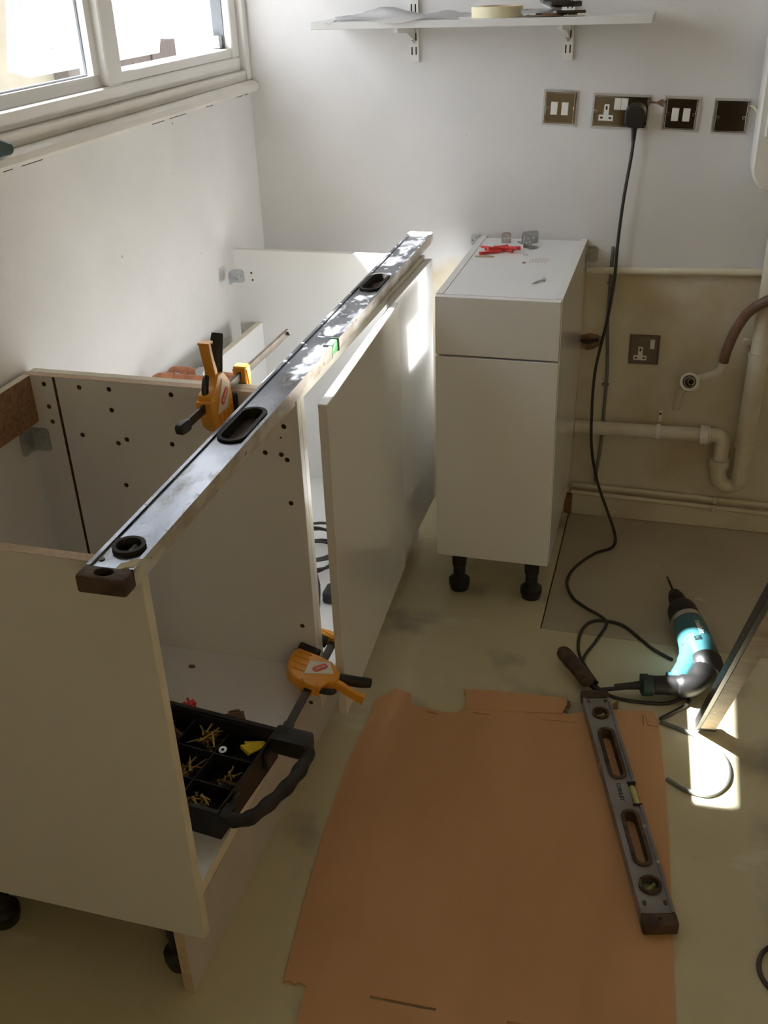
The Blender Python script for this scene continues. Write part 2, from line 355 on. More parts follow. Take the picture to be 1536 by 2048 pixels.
w = MB(); w.box(0.78, RY+0.0005, 0.0, 1.58, RY+0.04, 2.02, 0.004); dr1 = struct('added_door', w, 'darkdoor', 'dark brown door added behind the camera for the plates to mirror')  # unseen door, added as the dark half mirrored in the chrome plates
w = MB(); w.tube([(0.86, RY+0.041, 1.0), (0.86, RY+0.08, 1.0), (0.96, RY+0.08, 1.0)], 0.009, 8); struct('door_handle', w, 'chrome', None, dr1)
w = MB(); w.box(-0.15, RY-0.1, RZ, RX+0.1, 0.15, RZ+0.1); struct('ceiling', w, 'ceil', 'plain ceiling above the picture')
win2 = bpy.data.objects.new('fill_window', None); C.objects.link(win2); win2.location = (2.25, RY-0.05, FZ0); tag(win2, 'unseen window added behind the camera as fill light', None, None, 'structure')
for (a, b, c, d) in ((FX0, FX1, FZ0, FZ0+0.05), (FX0, FX1, FZ1-0.05, FZ1), (FX0, FX0+0.05, FZ0+0.0503, FZ1-0.0503), (FX1-0.05, FX1, FZ0+0.0503, FZ1-0.0503), (2.225, 2.275, FZ0+0.0503, FZ1-0.0503)):
    w = MB(); w.box(a, RY-0.08, c, b, RY-0.02, d, 0.002); mk('window_frame', w.mesh('window_frame', win2.location), 'upvc', win2)
w = MB(); w.box(FX0+0.02, RY-0.052, FZ0+0.02, FX1-0.02, RY-0.048, FZ1-0.02); mk('pane', w.mesh('pane', win2.location), 'tinted', win2)
# torn hole in the plaster, crack between two plates, painted-over wire
w = MB()
pts = [(0.930, 0.585), (0.948, 0.590), (0.97, 0.585), (0.99, 0.593), (1.012, 0.590), (1.024, 0.583), (1.030, 0.572), (1.02, 0.556), (1.005, 0.545), (0.985, 0.541), (0.96, 0.548), (0.935, 0.552), (0.925, 0.568)]
w.prism(pts, 'y', -0.003, 0.001); struct('torn_plaster', w, 'torn', 'brown torn patch in the plaster', wall_back)
w = MB(); w.tube(catmull([(0.955, -0.006, 0.574), (0.985, -0.010, 0.569), (1.018, -0.007, 0.577)], 5), [0.004]*4+[0.0065]*4+[0.005]*3, 8)
struct('pipe_stub', w, 'dark', None, wall_back)
w = MB(); w.prism([(1.104, 1.219), (1.12, 1.217), (1.132, 1.224), (1.138, 1.222), (1.138, 1.204), (1.130, 1.208), (1.120, 1.213), (1.104, 1.214)], 'y', -0.0012, 0.001)
struct('plaster_crack', w, 'torn', None, wall_back)
# trims: window board, its nosing, dark open joint under it
t = MB(); t.prism([(-0.06, 1.262), (-0.06, 1.276), (0.016, 1.276), (0.028, 1.268), (0.030, 1.256), (0.024, 1.248), (0.0, 1.248), (0.0, 1.262)], 'y', -1.43, -0.006)
struct('trim_1', t, 'sill', 'cream painted window board along the left wall')
t = MB(); t.box(-0.03, -1.375, 1.2761, 0.0045, -0.03, 1.3029, 0.002); struct('trim_2', t, 'sill', 'white upstand strip below the window frame')
t = MB(); t.box(-0.03, -0.0275, 1.2765, 0.008, -0.0005, 2.10, 0.002); struct('trim_3', t, 'upvc', 'white cover strip between window frame and corner')
t = MB()
for (a, b) in ((-1.19, -1.16), (-1.13, -1.06), (-0.60, -0.54), (-0.51, -0.42), (-0.30, -0.26), (-0.10, -0.06), (-0.05, -0.02)):
    t.box(-0.001, a, 1.2402, 0.0008, b, 1.2420)
struct('open_joint', t, 'dark', None, wall_left)
sk = MB(); sk.box(0.972, -0.0149, 0.0003, RX, -0.0005, 0.070, 0.002)
sb = struct('baseboard_back', sk, 'wallb', 'white painted skirting board below the pipes')
sk = MB(); sk.box(0.950, -0.0145, 0.0005, 0.9715, -0.0008, 0.066, 0.001); struct('bare_end', sk, 'chip', 'bare brown end of the skirting', sb)

# ================================================================== WINDOW
win = bpy.data.objects.new('window_1', None); C.objects.link(win); win.location = (0, -1.2, 1.30); tag(win, 'white plastic-framed window above the cabinets, right light open', None, None, 'structure')
def wpart(name, mb, m, parent=None):
    me = mb.mesh(name, win.location); return mk(name, me, m, parent or win)
XO, XI = -0.078, -0.010
fr = MB()
fr.box(XO, WY0, 1.303, XI, -0.03, 1.338, 0.003)              # bottom rail
fr.box(XO, WY0, 2.04, XI, -0.03, 2.08, 0.003)
fr.box(XO, -0.075, 1.3381, XI, -0.03, 2.0399, 0.003); fr.box(XO, WY0, 1.3381, XI, WY0+0.05, 2.0399, 0.003)
frame = wpart('window_frame', fr, 'upvc')
for yc in (-0.715,):
    m_ = MB(); m_.box(XO, yc-0.032, 1.3383, XI, yc+0.032, 2.0397, 0.003); wpart('mullion', m_, 'upvc')
def beads(y0, y1, nm='glazing_bead'):
    for (a, b, c, d) in ((y0, y1, 1.3385, 1.362), (y0, y1, 2.015, 2.0395), (y0, y0+0.024, 1.3622, 2.0148), (y1-0.024, y1, 1.3622, 2.0148)):
        b_ = MB(); b_.prism([(-0.058, c), (-0.026, c), (-0.034, d), (-0.058, d)] if d-c < 0.1 else [(-0.058, c), (-0.030, c), (-0.030, d), (-0.058, d)], 'y', a+0.0005, b-0.0005); wpart(nm, b_, 'upvc')
def pane(y0, y1, x=-0.05):
    p = MB(); p.box(x-0.004, y0+0.02, 1.358, x, y1-0.02, 2.02); return wpart('pane', p, 'glass')
beads(-1.325, -0.748); pane(-1.325, -0.748)
g_ = MB()
for (a, b, c, d) in ((-1.300, -0.773, 1.3623, 1.366), (-0.777, -0.773, 1.3665, 2.0145), (-1.300, -1.296, 1.3665, 2.0145)): g_.box(-0.049, a, c, -0.044, b, d)
wpart('gasket', g_, 'gasket')
# the right light is a top-hung sash pushed outwards
b_ = MB(); b_.box(XO, -0.682, 1.3383, XI-0.004, -0.0755, 1.362, 0.002); wpart('rebate', b_, 'upvc')
b_ = MB(); b_.box(-0.06, -0.0795, 1.3630, -0.030, -0.0752, 2.03); wpart('gasket', b_, 'gasket')
b_ = MB(); b_.box(-0.058, -0.100, 1.363, -0.034, -0.0797, 1.395, 0.002); wpart('stay_catch', b_, 'zinc')
SA = math.radians(12.5); SL = 0.715
def sash_m():
    return Matrix.Translation((-0.082, -0.378, 2.05)) @ Matrix.Rotation(SA, 4, 'Y') @ Matrix.Translation((0, 0, 0))
sm = sash_m()
def sbox(mb, x0, y0, z0, x1, y1, z1): mb.box(x0, y0, z0, x1, y1, z1, 0.002, rot=sm); return mb
sf = MB(); sbox(sf, -0.06, -0.318, -SL, 0.0, 0.318, -SL+0.062); sbox(sf, -0.06, -0.318, -0.062, 0, 0.318, 0)
sbox(sf, -0.06, -0.318, -SL+0.0622, 0, -0.258, -0.0622); sbox(sf, -0.06, 0.258, -SL+0.0622, 0, 0.318, -0.0622)
sash = wpart('sash', sf, 'upvc')
sp_ = MB(); sbox(sp_, -0.034, -0.2575, -SL+0.0625, -0.028, 0.2575, -0.0625); wpart('sash_pane', sp_, 'dusty', sash)
sg = MB(); sbox(sg, -0.052, -0.3215, -SL+0.002, -0.02, -0.3183, -0.002); wpart('sash_gasket', sg, 'gasket', sash)
sh_ = MB(); sbox(sh_, 0.0003, -0.27, -SL+0.020, 0.022, -0.235, -SL+0.062); wpart('sash_handle', sh_, 'zinc', sash)

# ================================================================== OUTSIDE
g = MB(); g.box(-14, -14, -0.16, -0.151, 20, -0.10); struct('ground_outside', g, 'ground', 'pale sunlit paving outside the window', cat=None)
gw = Thing('garden_wall', 'tan rendered garden wall seen through the open window', 'wall', (-2.4, -2.5, -0.1))
m_ = MB(); m_.box(-2.5, -8, -0.1, -2.3, 3.98, 1.62, 0.01); gw.part('wall_body', m_, 'brick')
m_ = MB(); m_.box(-2.53, -8, 1.621, -2.27, 4.01, 1.67, 0.01); gw.part('coping', m_, 'ground')
m_ = MB(); m_.box(-2.295, 2.6, -0.1, -2.20, 3.6, 1.12, 0.005); m_.box(-2.29, 3.601, -0.1, -2.19, 3.95, 1.14, 0.005)
single('planter_screen', m_, 'brown_out', 'dark brown boarded screen against the tan garden wall', 'screen', (-2.25, 3.2, -0.1))
ev = MB(); ev.box(-0.80, -7, 2.69, -0.152, 3.0, 2.80); ev.box(-0.63, -0.83, 2.36, -0.152, 0.35, 2.42); struct('added_eaves', ev, 'upvc', 'unseen white eaves and canopy added above the window to cut the sun')  # unseen eaves and lower canopy, added to cut off the high sun

# ================================================================== NEAR BASE UNIT (open front)
XF, YA, YB, ZB, ZT, XP = 0.5751, -1.8676, -1.2743, 0.1553, 0.8786, 0.5343
PT = 0.018
U1 = Thing('base_cabinet', 'open-fronted white base cabinet nearest the camera, drilled sides bare', 'cabinet', (0.29, -1.57, 0.0))
m_ = MB(); m_.box(0.006, YA, ZB, XF-0.001, YA+PT, ZT-0.0008, 0.0006); U1.part('side_panel', m_, 'mel')
m_ = MB(); m_.box(0.006, YA+0.0003, ZT-0.0007, XF-0.0012, YA+PT-0.0003, ZT); U1.part('top_edging', m_, 'tanedge')
m_ = MB(); m_.box(XF-0.0009, YA+0.0003, ZB+0.001, XF, YA+PT-0.0003, ZT-0.001); U1.part('front_edging', m_, 'edge')
holes = [(0.054, .862), (0.131, .861), (0.195, .862), (0.325, .861), (0.055, .815), (0.056, .783), (0.193, .819), (0.118, .760), (0.195, .749), (0.215, .759), (0.312, .758), (0.196, .657), (0.45, .860), (0.546, .816), (0.504, .759), (0.536, .758), (0.547, .748), (0.547, .656), (0.548, .37), (0.552, .17)]
m_ = MB(); m_.box(0.006, YB, ZB, XF-0.001, YB+PT, ZT-0.0008)
c_ = MB()
for (x, z) in holes: c_.cyl((x, YB-0.004, z), (x, YB+0.013, z), 0.0050, seg=14, mi=1)
c_.cyl((0.538, YB-0.004, .793), (0.538, YB+0.010, .793), 0.0022, seg=8, mi=1)
c_.box(0.0745, YB-0.004, ZB+0.10, 0.0805, YB+0.009, ZT+0.01, mi=1)
cutpart(U1, 'side_panel', m_, ['mel', 'hole'], c_)
m_ = MB(); m_.box(0.006, YB+0.0003, ZT-0.0007, XF-0.0012, YB+PT-0.0003, ZT); U1.part('top_edging', m_, 'tanedge')
m_ = MB(); m_.box(XF-0.0009, YB+0.0003, ZB+0.001, XF, YB+PT-0.0003, ZT-0.001); U1.part('front_edging', m_, 'edge')
m_ = MB(); m_.box(0.02, YA+PT+0.0003, 0.242, XF-0.0015, YB-0.0003, 0.268, 0.0005); U1.part('bottom_panel', m_, 'mel')
m_ = MB(); m_.box(XF-0.0014, YA+PT+0.0005, 0.2425, XF-0.0002, YB-0.0005, 0.2675); U1.part('bottom_edging', m_, 'edge')
m_ = MB(); m_.box(0.010, YA+PT+0.0003, 0.782, 0.026, YB-0.0003, ZT-0.0010, 0.0004); rr = U1.part('rear_rail', m_, 'chip', label='bare brown chipboard rear rail')
m_ = MB(); m_.box(0.0105, YA+PT+0.0006, ZT-0.0009, 0.0255, YB-0.0006, ZT); U1.part('rail_edging', m_, 'edge', rr)
m_ = MB(); m_.box(0.508, YA+PT+0.0003, ZT-0.018, XF-0.002, YB-0.0003, ZT-0.0008, 0.0004); fr_ = U1.part('front_rail', m_, 'tanedge')
def leg(T, x, y, z1, m='black'):
    m_ = MB(); m_.tube([(x, y, 0.0002), (x, y, 0.012), (x, y, 0.016), (x, y, 0.030), (x, y, 0.034), (x, y, 0.040)], [0.026, 0.028, 0.030, 0.030, 0.026, 0.018], 16)
    m_.tube([(x, y, 0.0401), (x, y, 0.075), (x, y, 0.078), (x, y, z1-0.012), (x, y, z1-0.011), (x, y, z1-0.0005)], [0.017, 0.017, 0.020, 0.021, 0.034, 0.034], 16)
    T.part('leg', m_, m)
for (x, y) in ((0.485, YA+0.055), (0.12, YA+0.055), (0.485, YB-0.06), (0.12, YB-0.06)): leg(U1, x, y, 0.242)
# bracket in the rear corner
def bracket(name, label, loc, ax1, ax2, w=0.032, l=0.034, t=0.0016, group=None):
    """angle bracket: two drilled plates meeting at loc; ax1, ax2 = directions of the two flanges; w = length of the bend (along z here)"""
    T = Thing(name, label, 'bracket', loc, local=True, group=group)
    a1, a2 = Vector(ax1).normalized(), Vector(ax2).normalized(); up = a1.cross(a2).normalized()
    for (a, b) in ((a1, a2), (a2, a1)):
        mt = Matrix(((a.x, up.x, b.x, 0), (a.y, up.y, b.y, 0), (a.z, up.z, b.z, 0), (0, 0, 0, 1)))
        m_ = MB(); off = 0.0 if a is a1 else t+0.0001
        m_.prism([(off, -w/2), (l-0.005, -w/2), (l, -w/2+0.005), (l, w/2-0.005), (l-0.005, w/2), (off, w/2)], 'z', 0.0, t)
        c_ = MB()
        for (hx, hy) in ((l*0.42, -w*0.22), (l*0.42, w*0.22), (l*0.78, 0)): c_.prism(circ(hx, hy, 0.0026, 10), 'z', -0.002, t+0.002)
        if mt.determinant() < 0: pass
        me = m_.mesh('flange'); me.materials.append(M['zinc']); me = cut(me, c_, 'flange')
        me.transform(mt); 
        if mt.determinant() < 0: me.flip_normals()
        o = bpy.data.objects.new('flange', me); C.objects.link(o); o.parent = T.o
    return T
bracket('angle_bracket', 'dull angle bracket in the rear corner of the open cabinet', (0.0022, YB-0.0006, 0.742), (0, -1, 0), (1, 0, 0), 0.05, 0.040)
# plinth
PL = Thing('plinth_board', 'long white plinth board on the floor below the base cabinets', 'plinth', (XP, -1.06, 0.0))
m_ = MB(); m_.box(XP-0.018, YA+0.002, 0.0004, XP, -0.255, 0.1545, 0.0006); PL.part('board', m_, 'plinth')
m_ = MB(); m_.box(XP-0.0178, YA+0.0006, 0.001, XP-0.0002, YA+0.0019, 0.154); PL.part('end_edging', m_, 'tanedge')

# ================================================================== CORNER BASE UNIT
Y2, Y3, ZF2 = YB+PT+0.0006, -0.292, 0.196
U2 = Thing('corner_cabinet', 'white corner base cabinet in the room corner with its door ajar', 'cabinet', (0.29, -0.77, 0.0))
m_ = MB(); m_.box(0.012, Y2, ZB, XF-0.001, Y2+PT, ZT-0.0008, 0.0006); U2.part('side_panel', m_, 'mel')
m_ = MB(); m_.box(0.012, Y2+0.0003, ZT-0.0007, XF-0.0012, Y2+PT-0.0003, ZT); U2.part('top_edging', m_, 'edge')
m_ = MB(); m_.box(XF-0.0009, Y2+0.0003, ZB+0.001, XF, Y2+PT-0.0003, ZT-0.001); U2.part('front_edging', m_, 'edge')
m_ = MB(); m_.box(0.036, Y3-PT, ZB, XF-0.001, Y3, ZT, 0.0006)
c_ = MB()
for (x, z) in ((0.085, 0.815), (0.087, 0.795), (0.265, 0.60), (0.30, 0.455)): c_.cyl((x, Y3-PT-0.004, z), (x, Y3-PT+0.012, z), 0.003, seg=10, mi=1)
cutpart(U2, 'side_panel', m_, ['mel', 'hole'], c_)
m_ = MB(); m_.box(0.020, Y2+PT+0.0003, ZF2-PT, XF-0.0015, Y3-PT-0.0003, ZF2, 0.0005); U2.part('bottom_panel', m_, 'mel')
m_ = MB(); m_.box(0.086, -0.80, ZF2+0.0003, 0.104, Y3-PT-0.0003, 0.674, 0.0006); bp_ = U2.part('back_panel', m_, 'mel', label='low white back panel')
m_ = MB(); m_.box(0.0865, -0.7995, 0.6741, 0.1035, Y3-PT-0.0008, 0.6748); U2.part('back_edging', m_, 'edge', bp_)
m_ = MB(); m_.box(0.488, Y2+PT+0.0003, ZT-0.018, XF-0.001, Y3-PT-0.0003, ZT-0.0004, 0.0005); U2.part('front_rail', m_, 'edge')
m_ = MB(); m_.box(XF+0.0006, -0.672, ZB+0.004, XF+0.0186, Y3+0.004, ZT-0.010, 0.0008); U2.part('blank_panel', m_, 'door', label='fixed glossy white panel beside the door')
for (x, y) in ((0.46, -1.17), (0.46, -0.36), (0.10, -0.36)): leg(U2, x, y, ZF2-PT)
# door ajar: inner face from (.622,-1.293) to (.592,-.69)
dl = Vector((0.592-0.622, -0.690+1.293, 0)); dang = math.atan2(-dl.x, dl.y)
dm = Matrix.Translation((0.622, -1.293, 0)) @ Matrix.Rotation(dang, 4, 'Z')
DW = dl.length
m_ = MB(); m_.box(0, 0, 0.168, 0.018, DW, 0.874, 0.0012, rot=dm)
bmesh.ops.translate(m_.bm, vec=(0, 0, 0), verts=[])
door = U2.part('door', m_, 'door', label='glossy white door standing slightly open')
for hz in (0.27, 0.77):
    m_ = MB(); m_.box(-0.002-0.010, DW-0.075, hz-0.028, -0.0002, DW-0.03, hz+0.028, 0.003, rot=dm); m_.box(-0.05, DW-0.058, hz-0.008, -0.0105, DW-0.034, hz+0.008, 0.002, rot=dm)
    U2.part('hinge', m_, 'zinc', door)
bracket('angle_bracket', 'zinc angle bracket fixing the far cabinet panel to the window wall', (0.0305, Y3-PT-0.0022, 0.805), (0, -1, 0), (1, 0, 0), 0.036, 0.032)
# small copper pipes behind the units
cp = Thing('copper_pipe', 'copper pipe with soldered elbow coming from the wall behind the cabinets', 'pipe', (0.03, -0.76, 0.69))
m_ = MB(); m_.tube(catmull([(0.0, -0.76, 0.655), (0.020, -0.762, 0.655), (0.038, -0.764, 0.672), (0.044, -0.765, 0.690), (0.060, -0.767, 0.703), (0.085, -0.770, 0.703), (0.25, -0.785, 0.702)], 6), 0.0078, 12); cp.part('tube', m_, 'copper')
m_ = MB(); m_.cyl((0.078, -0.769, 0.703), (0.10, -0.771, 0.703), 0.0096, seg=14); cp.part('elbow', m_, 'copper')
m_ = MB(); m_.cyl((0.150, -0.776, 0.7025), (0.172, -0.778, 0.7025), 0.0096, seg=14); cp.part('coupling', m_, 'copper')
m_ = MB(); m_.box(0.125, -0.79, 0.692, 0.149, -0.766, 0.714, 0.003); cp.part('valve', m_, 'zinc')
cp = Thing('copper_pipe', 'lower bent copper pipe nearest the drilled panel behind the clamp', 'pipe', (0.03, -0.835, 0.69))
m_ = MB(); m_.tube(catmull([(0.0, -0.835, 0.672), (0.018, -0.835, 0.674), (0.034, -0.836, 0.694), (0.052, -0.837, 0.709), (0.08, -0.837, 0.711), (0.245, -0.832, 0.710)], 6), 0.0088, 12); cp.part('tube', m_, 'copper')
m_ = MB(); m_.cyl((0.070, -0.837, 0.7105), (0.096, -0.837, 0.711), 0.0108, seg=14); cp.part('elbow', m_, 'copper')
m_ = MB(); m_.cyl((0.246, -0.832, 0.710), (0.262, -0.832, 0.710), 0.0102, seg=14); cp.part('coupling', m_, 'copper')

# ================================================================== NARROW CABINET
XN, YN, ZN = 0.668, -0.5857, 0.148
NZ = ZN+0.715
U3 = Thing('drawer_cabinet', 'narrow white cabinet on black legs with one drawer and door', 'cabinet', (XN+0.15, -0.30, 0.0))
m_ = MB(); m_.box(XN, YN+0.0195, ZN, XN+PT, -0.001, NZ, 0.0006); U3.part('side_panel', m_, 'door')
m_ = MB(); m_.box(XN+0.300-PT, YN+0.0195, ZN, XN+0.300, -0.001, NZ, 0.0006); U3.part('side_panel', m_, 'door')
m_ = MB(); m_.box(XN+PT+0.0003, YN+0.0195, NZ-0.020, XN+0.300-PT-0.0003, -0.020, NZ-0.0012, 0.0006); top3 = U3.part('top_panel', m_, 'mel')
m_ = MB(); m_.box(XN+PT+0.0003, YN+0.0195, ZN, XN+0.300-PT-0.0003, -0.022, ZN+PT); U3.part('bottom_panel', m_, 'mel')
m_ = MB(); m_.box(XN+PT+0.0003, -0.0195, ZN, XN+0.300-PT-0.0003, -0.012, NZ-0.004); U3.part('back_panel', m_, 'mel')
m_ = MB(); m_.box(XN+0.0015, YN, 0.7175, XN+0.2985, YN+0.018, NZ-0.002, 0.0014); U3.part('drawer_front', m_, 'door')
m_ = MB(); m_.box(XN+0.0015, YN, ZN, XN+0.2985, YN+0.018, 0.7125, 0.0014); U3.part('door', m_, 'door')
m_ = MB(); m_.box(XN+PT+0.001, YN+0.022, 0.70, XN+0.3-PT-0.001, YN+0.034, 0.73); U3.part('cross_rail', m_, 'dark')
for (x, y) in ((XN+0.048, YN+0.075), (XN+0.250, YN+0.075), (XN+0.048, -0.08), (XN+0.250, -0.08)): leg(U3, x, y, ZN)
# faint printed lines on the top panel
m_ = MB(); random.seed(3)
for i in range(6):
    x = XN+0.176+i*0.0078; y = -0.264
    L = 0.052-abs(i-3)*0.004
    k = 0.0
    while k < L:
        d = random.uniform(0.003, 0.009); m_.box(x+0.15*k, y+k, NZ-0.0013, x+0.0016+0.15*k, y+min(k+d, L), NZ-0.0009); k += d+0.0018
m_.box(XN+0.150, -0.192, NZ-0.0013, XN+0.163, -0.187, NZ-0.0009); m_.box(XN+0.160, -0.276, NZ-0.0013, XN+0.168, -0.258, NZ-0.001)
U3.part('printed_lines', m_, 'print', top3)['kind'] = 'stuff'
bracket('angle_bracket', 'zinc angle bracket fixing the narrow cabinet to the end wall', (XN+0.3006, -0.0022, 0.822), (0, -1, 0), (1, 0, 0), 0.044, 0.030)
bracket('angle_bracket', 'small angle bracket at the left rear corner of the narrow cabinet', (XN-0.0006, -0.0022, 0.850), (-1, 0, 0), (0, -1, 0), 0.030, 0.028)
# loose brackets on top
def loose(label, x, y, rz, tilt, w, l, z=0.0):
    T = bracket('loose_bracket', label, (x, y, NZ-0.0008+z), (1, 0, 0), (0, 0, 1), w, l)
    T.o.rotation_euler = (0, tilt, rz); return T
loose('small upright zinc bracket lying behind the red plugs', XN+0.085, -0.075, math.radians(100), 0, 0.026, 0.030)
loose('large zinc bracket standing at the right of the loose brackets', XN+0.150, -0.070, math.radians(125), 0, 0.050, 0.034)
loose('zinc bracket lying open side forward in front of the large bracket', XN+0.148, -0.108, math.radians(-35), 0, 0.032, 0.030)
# red plugs
def plug_mesh(L=0.062, r=0.0034, taper=0.75):
    m_ = MB(); pts = []; rs = []
    n = 9
    for i in range(n):
        y = -L/2+L*i/(n-1); pts += [(0, y, 0), (0, y+L/(n-1)*0.45, 0)]; rr_ = r*(1-(1-taper)*i/(n-1)); rs += [rr_, rr_*0.86]
    m_.tube(pts[:-1], rs[:-1], 8); m_.cyl((0, -L/2-0.0025, 0), (0, -L/2+0.001, 0), r*1.22, seg=10); return m_.mesh('wall_plug')
pm = plug_mesh(0.060, 0.0046)
defs = [(0.055, -0.150, 0.0046, 70), (0.072, -0.162, 0.0046, 100), (0.090, -0.160, 0.0046, 62), (0.105, -0.155, 0.0046, 118), (0.080, -0.172, 0.013, -48), (0.098, -0.172, 0.013, 84), (0.064, -0.195, 0.0046, -55)]
labs = ['red plastic wall plug at the left of the heap on the narrow cabinet', 'red plastic wall plug across the back of the heap', 'red plastic wall plug under the middle of the heap', 'red plastic wall plug at the right end of the heap', 'red plastic wall plug lying slantwise on top of the heap', 'red plastic wall plug topmost at the heap\'s right', 'red plastic wall plug nearest the front of the narrow cabinet top']
for (dx, y, dz, a), lb in zip(defs, labs):
    o = mk('wall_plug', pm, 'red', loc=(XN+dx, y, NZ-0.0008+dz)); o.rotation_euler = (0, 0, math.radians(a)); tag(o, lb, 'wall plug', 'red wall plugs on the narrow cabinet')
m_ = MB(); m_.tube([(-0.024, 0, 0), (0.020, 0.004, 0.0), (0.026, 0.0045, 0)], [0.0018, 0.0021, 0.0013], 6)
o = single('matchstick', m_, 'wood', 'thin pale wooden stick in front of the red plugs', 'stick'); o.location = (XN+0.052, -0.232, NZ+0.0016); o.rotation_euler = (0, 0, math.radians(-4))
def screw_mesh(L=0.034, r=0.0021, hr=0.0042):
    m_ = MB(); n = 14; pts = []; rs = []
    for i in range(n):
        y = L*(0.12+0.78*i/n); pts += [(0, y, 0), (0, y+L*0.028, 0)]; q = r if i < n-2 else r*0.7; rs += [q, q*0.72]
    m_.tube([(0, 0, 0), (0, 0.0012, 0), (0, hr*0.9, 0)]+pts+[(0, L, 0)], [hr, hr, r*0.9]+rs+[0.0003], 8); return m_.mesh('screw')
sm1 = screw_mesh(0.046, 0.0026, 0.0056)
o = mk('wood_screw', sm1, 'zinc', loc=(XN+0.237, -0.424, NZ+0.0036)); o.rotation_euler = (math.radians(-3), 0, math.radians(146)); tag(o, 'single zinc screw lying on the narrow cabinet top', 'screw')

# ================================================================== LONG SPIRIT LEVEL
def make_level(name, label, L, Wd, H, handles, rounds, notch, bodym, sidem, big):
    """local frame: length along y (near end negative), face up; origin at the centre of the underside"""
    T = Thing(name, label, 'spirit level', (0, 0, 0), local=True)
    yl = L/2-0.028; h = Wd/2
    prof = [(-h, 0), (h, 0), (h, H), (h-0.006, H), (h-0.0065, H-0.003), (-h+0.0065, H-0.003), (-h+0.006, H), (-h, H)]
    m_ = MB(); m_.prism(prof, 'y', -yl, yl)
    for fc in m_.bm.faces:
        if abs(fc.normal.x) > 0.9: fc.material_index = 1
    m_.bm.normal_update()
    for fc in m_.bm.faces:
        if abs(fc.normal.x) > 0.9 and abs(abs(fc.calc_center_median().x)-h) < 1e-4: fc.material_index = 1
    c_ = MB()
    for (y, w, l) in handles: c_.prism(ovalpoly(0, y, w, l), 'z', 0.004 if big else -0.01, H+0.01)
    for (y, r) in rounds: c_.prism(circ(0, y, r, 24), 'z', 0.005, H+0.01)
    (ny, nw) = notch; c_.box(h-0.017, ny-nw/2, -0.01, h+0.01, ny+nw/2, H+0.01)
    cutpart(T, 'body', m_, [bodym, sidem], c_)
    for (y, w, l) in handles:
        mm = MB(); o_ = ovalpoly(0, y, w-0.0006, l-0.0006, 12); i_ = ovalpoly(0, y, w-0.011, l-0.011, 12); n = len(o_)
        z0, z1 = (0.0045 if big else 0.0003), H+0.0012
        b2 = mm.bm; V = [[b2.verts.new((p[0], p[1], z)) for p in pl] for (pl, z) in ((o_, z0), (o_, z1-0.002), (ovalpoly(0, y, w+0.004, l+0.004, 12), z1-0.0018), (ovalpoly(0, y, w+0.003, l+0.003, 12), z1), (i_, z1), (i_, z0))]
        for a in range(6):
            A, B = V[a], V[(a+1) % 6]
            for k in range(n): b2.faces.new([A[k], A[(k+1) % n], B[(k+1) % n], B[k]])
        bmesh.ops.recalc_face_normals(b2, faces=b2.faces[:])
        g_ = T.part('hand_grip', mm, 'rubber' if big else 'brownrub')
        if big:
            mm = MB(); mm.prism(ovalpoly(0, y, w-0.0115, l-0.0115, 12), 'z', 0.005, 0.008); T.part('grip_web', mm, 'brownrub', g_)
    for (y, r) in rounds:
        mm = MB(); mm.ring((0, y, H-0.0065+0.004), (0, 0, 1), r-0.0003, r*0.74, 0.010, 28); rg = T.part('vial_ring', mm, 'rubber' if big else 'brownrub')
        mm = MB(); mm.prism(circ(0, y, r*0.735, 20), 'z', 0.0055, 0.009); T.part('vial_window', mm, 'vialg' if big else 'vialy', rg)
        mm = MB(); a = math.radians(90 if big else 40); d = Vector((math.cos(a), math.sin(a), 0))*r*0.68
        mm.cyl(Vector((0, y, 0.0142))-d, Vector((0, y, 0.0142))+d, 0.0048, seg=10); T.part('vial', mm, 'vialg' if big else 'vialy', rg)
    mm = MB()
    if big: mm.box(h-0.0165, ny-nw/2+0.0045, 0.002, h-0.0015, ny+nw/2-0.0045, H-0.001, 0.003, seg=2)
    else: mm.cyl((h-0.008, ny-nw/2+0.002, H/2), (h-0.008, ny+nw/2-0.002, H/2), 0.0068, seg=14)
    T.part('vial', mm, 'vialb' if big else 'vialy')
    for sg in (-1, 1):
        mm = MB(); y0 = ny+sg*(nw/2-0.0001); mm.box(h-0.018, y0, -0.0 if not big else 0.0, h-0.0002, y0+sg*0.0035*(-1), H+0.0008); T.part('vial_holder', mm, 'rubber')
    for sg in (-1, 1):
        mm = MB(); mm.box(-h-0.0012, sg*(yl+0.0003), -0.0, h+0.0012, sg*(L/2), H+0.0010, 0.004, seg=2)
        cc = MB(); cc.prism([(x*1.5, y) for x, y in circ(0, 0, 0.009, 18)] if big else circ(0, 0, 0.003, 10), 'z', 0.008, H+0.01)
        bmesh.ops.translate(cc.bm, vec=(0, sg*(L/2-0.014), 0), verts=cc.bm.verts[:])
        cutpart(T, 'end_cap', mm, ['capwhite' if (big and sg > 0) else 'brownrub', 'rubber'], cc)
    return T
LA, LBp = Vector((0.5615, -1.9385, 0)), Vector((0.5305, -0.1525, 0))
LL = (LBp-LA).length; lang = math.atan2(-(LBp.x-LA.x), LBp.y-LA.y); mid = (LA+LBp)/2
def ly(y): return (y-mid.y)
LV = make_level('spirit_level', 'long scuffed aluminium spirit level laid across both left cabinets', LL, 0.066, 0.0255,
                [(ly(-1.462), 0.046, 0.135), (ly(-0.635), 0.046, 0.135)], [(ly(-1.858), 0.0225)], (ly(-1.055), 0.048), 'alu', 'aluside', True)
LV.o.location = (mid.x, mid.y, ZT+0.0003); LV.o.rotation_euler = (0, 0, lang)
